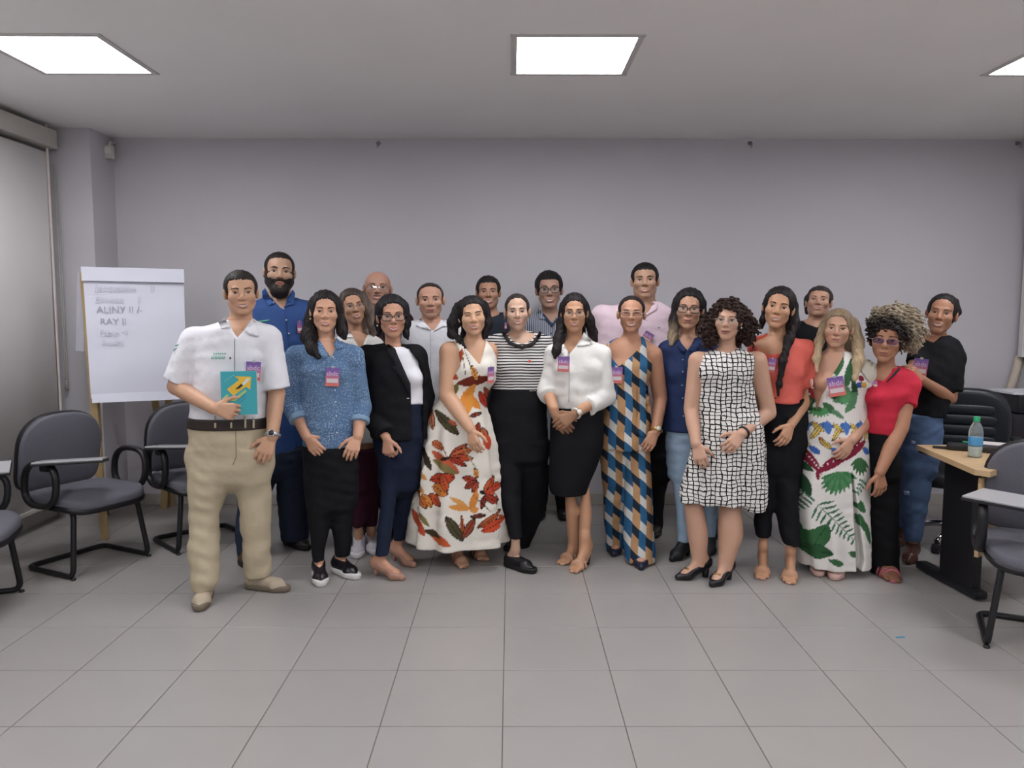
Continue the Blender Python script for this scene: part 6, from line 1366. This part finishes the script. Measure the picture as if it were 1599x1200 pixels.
def p18():
    p = Person('older woman with short dark hair and black top at the back, head tilted back', toes=[(1262, 850), (1296, 850)], Y=4.98, h=.0105, sk='#b18974')
    p.head((1282, 445), (1276, 496), yaw=-4, pitch=-10, wide=1.08); p.torso([(500, 1254, 1300, .06), (507, 1242, 1314, .085), (518, 1236, 1320, .10), (560, 1237, 1320, .12), (640, 1238, 1318, .12), (735, 1240, 1316, .12)])
    p.leg(0, [(720, 1242, 1278), (780, 1250, 1274), (838, 1254, 1272)]); p.leg(1, [(720, 1278, 1314), (780, 1284, 1308), (838, 1286, 1304)]); p.build_body((1278, 505), neckr=.056); p.top('t_shirt', BLKC, 715, neck=[(1260, 490), (1264, 506), (1278, 512), (1292, 506), (1296, 490)], slv=((.8, .012, .018), (.8, .012, .018)), off=.002); p.bottom('trousers', BLKC, 710, [(700, 1241, 1315), (745, 1243, 1313)]); p.shoes('slip', BLKS, BLKS, hh=.02)
    p.cap_hair(.012, MENC(.062, .062), -.06); p.lock([(1261, 468, .02, .022), (1260, 488, .04, .014)]); p.hair_done(hairmat('#2b2624'), groove=.002); p.finish(); p.face(2, gap=.009, brow='#3b2c26', eye=.0080); p.earrings('#d9d2c6', .005, (-1,))
def p19():
    p = Person('blonde woman in a white dress printed with tropical green leaves', toes=[(1278, 902), (1302, 908)], Y=4.46, sk='#bd927b')
    p.head((1312, 482), (1304, 542), yaw=-2, pitch=2, wide=1.05)
    p.torso([(549, 1284, 1322, .055), (557, 1272, 1342, .08), (568, 1267, 1352, .095), (600, 1266, 1352, .11), (640, 1265, 1352, .11), (680, 1262, 1352, .115), (730, 1256, 1354, .12)]); p.bust(598, 1288, 1330, .060, -.06)
    p.arm(1, [(1346, 584, .0), (1358, 650, .0), (1330, 688, -.13)], (1306, 723, -.19), r=(.056, .046, .028), n=(.4, -1, .2)); p.arm(0, [(1272, 582, .05), (1266, 640, .12), (1262, 690, .1)], (1262, 720, .1), nofine=True)
    p.leg(0, [(780, 1262, 1298), (860, 1268, 1290), (885, 1270, 1287)], bare=True); p.leg(1, [(780, 1302, 1336), (860, 1300, 1322), (888, 1300, 1318)], bare=True); p.build_body((1304, 555))
    R = [(549, 1284, 1322, .055), (557, 1272, 1342, .08), (568, 1267, 1352, .095), (600, 1265, 1354, .11), (640, 1265, 1353, .11), (680, 1262, 1353, .12), (740, 1252, 1356, .14), (800, 1245, 1357, .16), (880, 1250, 1357, .17)]
    p.top('dress', attr_cloth(), (1300, 879), rows=R, off=.006, h=.0062, fold=.003, pleat=(8, .010, p.w(0, 700)[2], 1.0), slv=(None, (.28, .022, .034)), neck=[(1280, 515), (1276, 560), (1273, 590), (1277, 644), (1285, 645), (1291, 602), (1319, 560), (1326, 545), (1326, 515)], paint=paint_leaves('#dfdbd6', TROPIC(), p.Y - .12), carve=[([(1325, 735), (1328, 740), (1343, 872), (1336, 895), (1330, 895)], -.5, -.10)], back=.0)
    p.decal('flutter_sleeve', [(1336, 562), (1352, 560), (1369, 568), (1366, 590), (1358, 598), (1345, 580)], cloth('#c9c3b4'), ('dress', 'body_'), .006, .006)
    p.shoes('mule', mat('#cfaea6', .5), mat('#c2a097', .6), hh=.012, trim='bow'); p.cap_hair(.013, ((-.010, -.118, -.026), (.070, .092, .110), .060), -.06, ears=False)
    for q in ([(1334, 505, -.02, .026), (1340, 535, -.04, .030), (1340, 565, -.10, .028), (1335, 592, -.13, .014)], [(1285, 508, 0, .020), (1279, 535, -.01, .022), (1275, 560, -.06, .018), (1276, 580, -.09, .008)], [(1312, 515, .07, .06), (1312, 570, .09, .06)]): p.lock(q)
    p.hair_done(hairmat('#75634f', '#b59f80', p.ho[2] + .08, p.ho[2] - .12, .45)); p.finish(); p.face(1, browt=.0055, brow='#2c1f1a', lip='#b06a68', eye=.0090)
    badge(p, 'tilted name badge on the tropical leaf dress', 1306, 604, 24, 31, -12, ('dress', 'body'), off=.024)
def TROPIC():
    S = []; A = S.append; G = ['#3a6440', '#274a30', '#56835e', '#33573f']
    for x1, y1, x2, y2, w, c in ((1322, 545, 1306, 590, 6, 0), (1334, 560, 1318, 610, 6, 0), (1330, 590, 1338, 625, 5, 1), (1318, 600, 1336, 640, 6, 2), (1290, 620, 1268, 640, 7, 1), (1296, 615, 1325, 630, 7, 1), (1290, 630, 1305, 648, 6, 0), (1302, 628, 1342, 615, 7, 2), (1340, 620, 1320, 645, 6, 2), (1268, 610, 1280, 650, 6, 1), (1276, 648, 1296, 640, 4, 2), (1300, 640, 1318, 655, 4, 2)): A((x1, y1, x2, y2, w, G[c]))
    for k in range(7): a = -.9 + k * .3; A((1312, 622, 1312 + 20 * math.cos(a), 622 + 17 * math.sin(a), 2.0, '#5d9a68')); A((1285, 640, 1285 + 17 * math.cos(a + 1.4), 640 + 15 * math.sin(a + 1.4), 1.8, '#4b8a55'))
    for x, y, c in ((1350, 570, '#d8c27a'), (1356, 580, '#8a2a3a'), (1345, 590, '#7a2233'), (1358, 566, '#d8c27a'), (1342, 600, '#3a4a8a'), (1350, 600, '#c9a24a'), (1278, 612, '#8a2a3a'), (1283, 620, '#8a2a3a')): A((x - 6, y, x + 6, y + 3, 5, c))
    for i in range(4):                                     # ornate band of scrolls at the waist
        x = 1268 + i * 26
        A((x - 9, 664, x + 9, 668, 6, '#3f64a8')); A((x, 658, x + 2, 680, 5, '#4a74b8')); A((x + 8, 662, x + 22, 676, 3.6, '#c9b45c', .7, '#6a3a2a')); A((x + 20, 664, x + 6, 690, 3.2, '#d2be6a', .7, '#6a3a2a')); A((x - 10, 688, x + 8, 704, 3.4, '#c9b45c', .7, '#6a3a2a')); A((x + 4, 700, x + 16, 712, 5, '#3f64a8')); A((x + 16, 684, x + 24, 700, 3, '#b8893c', .7, '#7a2a2a'))
    A((1258, 696, 1284, 742, 6.5, '#7d2238')); A((1276, 742, 1352, 680, 8, '#7d2238')); A((1300, 722, 1356, 690, 8, '#7d2238'))
    for k in range(9): A((1261 + k * 2.3, 703 + k * 3.6, 1263.4 + k * 2.3, 704 + k * 3.6, 1.2, '#d9d2cc')); A((1284 + k * 7.5, 730 - k * 5, 1287 + k * 7.5, 730 - k * 5, 1.3, '#d9d2cc'))
    A((1279, 735, 1279.5, 752, 3, '#7d2238'))
    for k in range(11): a = 1.0 + k * .27; A((1312, 735, 1312 - 30 * math.cos(a - 1.2) * 1.0, 742 + 34 * math.sin(a - .75) * .9, 4.0, G[2] if k % 2 else '#3f7a4c'))
    for k in range(7): a = .2 + k * .4; A((1344, 715, 1344 - 18 * math.cos(a), 722 + 22 * math.sin(a), 3.4, G[0]))
    A((1248, 724, 1274, 738, 7, G[1], .4, '#2c4c33')); A((1252, 735, 1268, 776, 8, G[1], .4, '#2c4c33')); A((1246, 800, 1262, 868, 8, G[3])); A((1262, 866, 1290, 818, 13, '#38653f', .4, '#1c3a24')); A((1256, 860, 1296, 862, 11, '#2d5535', .4, '#1c3a24')); A((1258, 852, 1272, 826, 8, '#38653f'))
    def palm(x1, y1, x2, y2, n, L, c):
        dx, dy = x2 - x1, y2 - y1; l = math.hypot(dx, dy); dx, dy = dx / l, dy / l
        A((x1, y1, x2, y2, .9, c))
        for k in range(n):
            t = (k + .6) / n; x, y = x1 + (x2 - x1) * t, y1 + (y2 - y1) * t; q = L * (1 - .65 * t)
            for s in (-1, 1): A((x, y, x + q * (dx * .35 - s * dy * .9), y + q * (dy * .35 + s * dx * .9), 1.7, c))
    palm(1274, 786, 1330, 842, 10, 26, '#3c6a50'); palm(1264, 770, 1246, 812, 7, 18, '#3f6a52'); palm(1350, 748, 1334, 770, 4, 12, '#4a7a60')
    for x1, y1, x2, y2 in ((1334, 785, 1350, 800), (1338, 800, 1348, 830), (1346, 810, 1357, 850), (1320, 860, 1338, 866), (1290, 872, 1312, 878), (1340, 780, 1346, 800)): A((x1, y1, x2, y2, 5, G[0]))
    return S
def p20():
    p = Person('woman with blond-tipped curly hair and tinted glasses in a red T-shirt', toes=[None, (1396, 912)], Y=4.42, sk='#a8795f')
    p.head((1390, 495), (1380, 564), yaw=-4, pitch=4, wide=1.0)
    p.torso([(574, 1362, 1408, .06), (582, 1356, 1424, .085), (596, 1353, 1432, .10), (620, 1353, 1414, .115), (650, 1352, 1396, .115), (675, 1351, 1393, .11), (700, 1353, 1398, .115), (740, 1355, 1402, .12)]); p.bust(620, 1368, 1396, .055, -.05)
    p.arm(1, [(1415, 604, -.0), (1405, 668, -.08), (1374, 738, -.15)], (1377, 789, -.17), r=(.058, .048, .029), n=(.2, -1, .2), spread=5); p.arm(0, [(1364, 600, .05), (1350, 660, .12), (1352, 720, .1)], (1352, 750, .1), nofine=True)
    p.leg(0, [(720, 1355, 1386), (800, 1356, 1386), (896, 1360, 1386)]); p.leg(1, [(720, 1372, 1404), (800, 1374, 1402), (870, 1374, 1404), (900, 1376, 1403)]); p.build_body((1386, 576)); RD = cloth('#bd2c40', .8)
    p.top('t_shirt', RD, 676, neck=[(1352, 560), (1360, 582), (1366, 592), (1384, 596), (1398, 580), (1404, 565)], slv=((.45, .012, .016), (.46, .012, .018)), off=.003); p.bottom('trousers', cloth('#0f0f12', .85, .3), 670, [(662, 1352, 1394), (700, 1353, 1400), (740, 1354, 1403)], off=.002)
    p.decal('neckband', [(1396, 582), (1404, 574), (1406, 577), (1398, 586), (1384, 598), (1384, 596)], mat('#201a1c', .7), ('t_shirt', 'body_'), .003, .004, 3)
    p.shoes('sandal', mat('#b0586a', .45), hh=.015, sides=(1,)); p.shoes('sandal', mat('#b0586a', .45), hh=.015, sides=(0,))
    p.cap_hair(.018, ((.004, -.122, -.036), (.072, .094, .104), .055), -.05, ears=False)
    for q in ([(1366, 505, -.03, .036), (1364, 512, -.02, .03)], [(1392, 494, -.02, .055), (1412, 497, -.02, .060), (1420, 515, -.02, .062), (1424, 535, -.01, .046)], [(1375, 495, .0, .045), (1395, 500, .04, .07)]): p.lock(q)
    cm = curly_ombre(p); p.hair_done(cm, curl=.009, groove=0); p.curls(300, cm, lambda v: (v[:, 2] > p.ho[2] - .02) | (v[:, 0] > p.ho[0] + .06))
    p.finish(); p.face(0, lip='#9c5f58', brow='#2a1d18', eye=.0088, browt=.0052); p.glasses('#b9a0a8', w=.029, h=.0165, r=.0009, tint='#d2c4dc', square=.7)
    badge(p, 'sliver of a name badge on the red T-shirt beside the leaf dress', 1367, 600, 6, 10, 0, ('t_shirt', 'body'), text=False); p.decal('tattoo', [(1392, 646), (1395, 645), (1397, 649), (1394, 651)], mat('#5a4238', .7), ('body',), .0006, .0008, 2)
def curly_ombre(p):
    n = NT('curly_hair'); x, y, z = n.xyz(); s = n.noise(70, 3); c0 = p.ho - np.array([p.T[0, 1], p.Y, 0]); dx, dz = n.ma('SUBTRACT', x, c0[0] - .015), n.ma('SUBTRACT', z, c0[2] - .005)
    d = n.ma('SQRT', n.ma('ADD', n.ma('MULTIPLY', dx, dx), n.ma('MULTIPLY', dz, dz))); g = n.ma('ADD', n.ma('ADD', n.ma('DIVIDE', n.ma('SUBTRACT', d, .125), .05), n.ma('MULTIPLY', dx, 4.0)), n.ma('MULTIPLY', n.ma('SUBTRACT', s, .5), 1.8)); c = n.new('ShaderNodeClamp'); n.put(c.inputs[0], g)
    n.bump(s, .5, .006); return n.done(n.mix(c.outputs[0], lin('#241d1b')[:3], lin('#9c8e7a')[:3]), .6, 0, .3)
def p21():
    p = Person('woman with tied-back dark hair in a black T-shirt and blue jeans leaning at the side', toes=[(1402, 858), (1417, 884)], Y=4.74, sk='#a0745c')
    p.head((1478, 458), (1463, 521), yaw=-4, pitch=2, wide=.97)
    p.torso([(524, 1444, 1482, .055), (533, 1430, 1496, .085), (546, 1427, 1500, .10), (580, 1428, 1496, .115), (610, 1428, 1488, .11), (640, 1424, 1474, .11), (665, 1416, 1468, .115), (700, 1412, 1466, .12), (740, 1408, 1458, .11)]); p.bust(582, 1448, 1478, .05, -.05)
    p.arm(1, [(1489, 560, .0), (1484, 622, -.05), (1439, 593, -.24)], (1416, 569, -.27), n=(.5, -1, .6), curl=(22, 25, 20), th=1); p.arm(0, [(1436, 552, .0), (1424, 585, -.08), (1408, 592, -.20)], (1396, 590, -.24), nofine=True)
    p.leg(0, [(700, 1410, 1442), (760, 1396, 1420), (822, 1396, 1411)]); p.leg(1, [(700, 1418, 1466), (740, 1410, 1454), (790, 1408, 1447), (846, 1413, 1436)]); p.build_body((1462, 529)); JB = cloth('#4c6080', .9, .4, .15)
    p.top('t_shirt', BLKC, 650, neck=[(1444, 505), (1448, 528), (1462, 536), (1476, 526), (1480, 505)], slv=((.5, .012, .018), (.82, .014, .022)), off=.004); p.bottom('jeans', JB, 646, [(638, 1410, 1470), (665, 1409, 1469), (700, 1411, 1467), (740, 1408, 1460)], off=.001)
    for q in ([(1424, 688), (1430, 690), (1429, 694), (1422, 693)], [(1411, 766), (1420, 768), (1420, 774), (1412, 773)]): p.decal('worn_patch', q, cloth('#93a6c0'), ('jeans',), .0005, .0015, 3)
    p.shoes('boot', mat('#4a2a20', .4), hh=.02)
    p.cap_hair(.010, ((0, -.116, -.022), (.074, .092, .118), .062), -.055); p.lock([(1488, 474, .05, .035), (1492, 488, .06, .028), (1492, 496, .06, .012)]); p.hair_done(hairmat('#181416'), groove=.0014); p.finish(); p.face(2, gap=.011, browt=.0055, lip='#9a5f58')
    badge(p, 'name badge on the black T-shirt beside a resting hand', 1437, 574, 20, 28, 6, ('t_shirt', 'body'), off=.03)
for fn in (p01, p02, p03, p04, p05, p06, p07, p08, p09, p10, p11, p12, p13, p14, p15, p16, p17, p18, p19, p20, p21): fn()
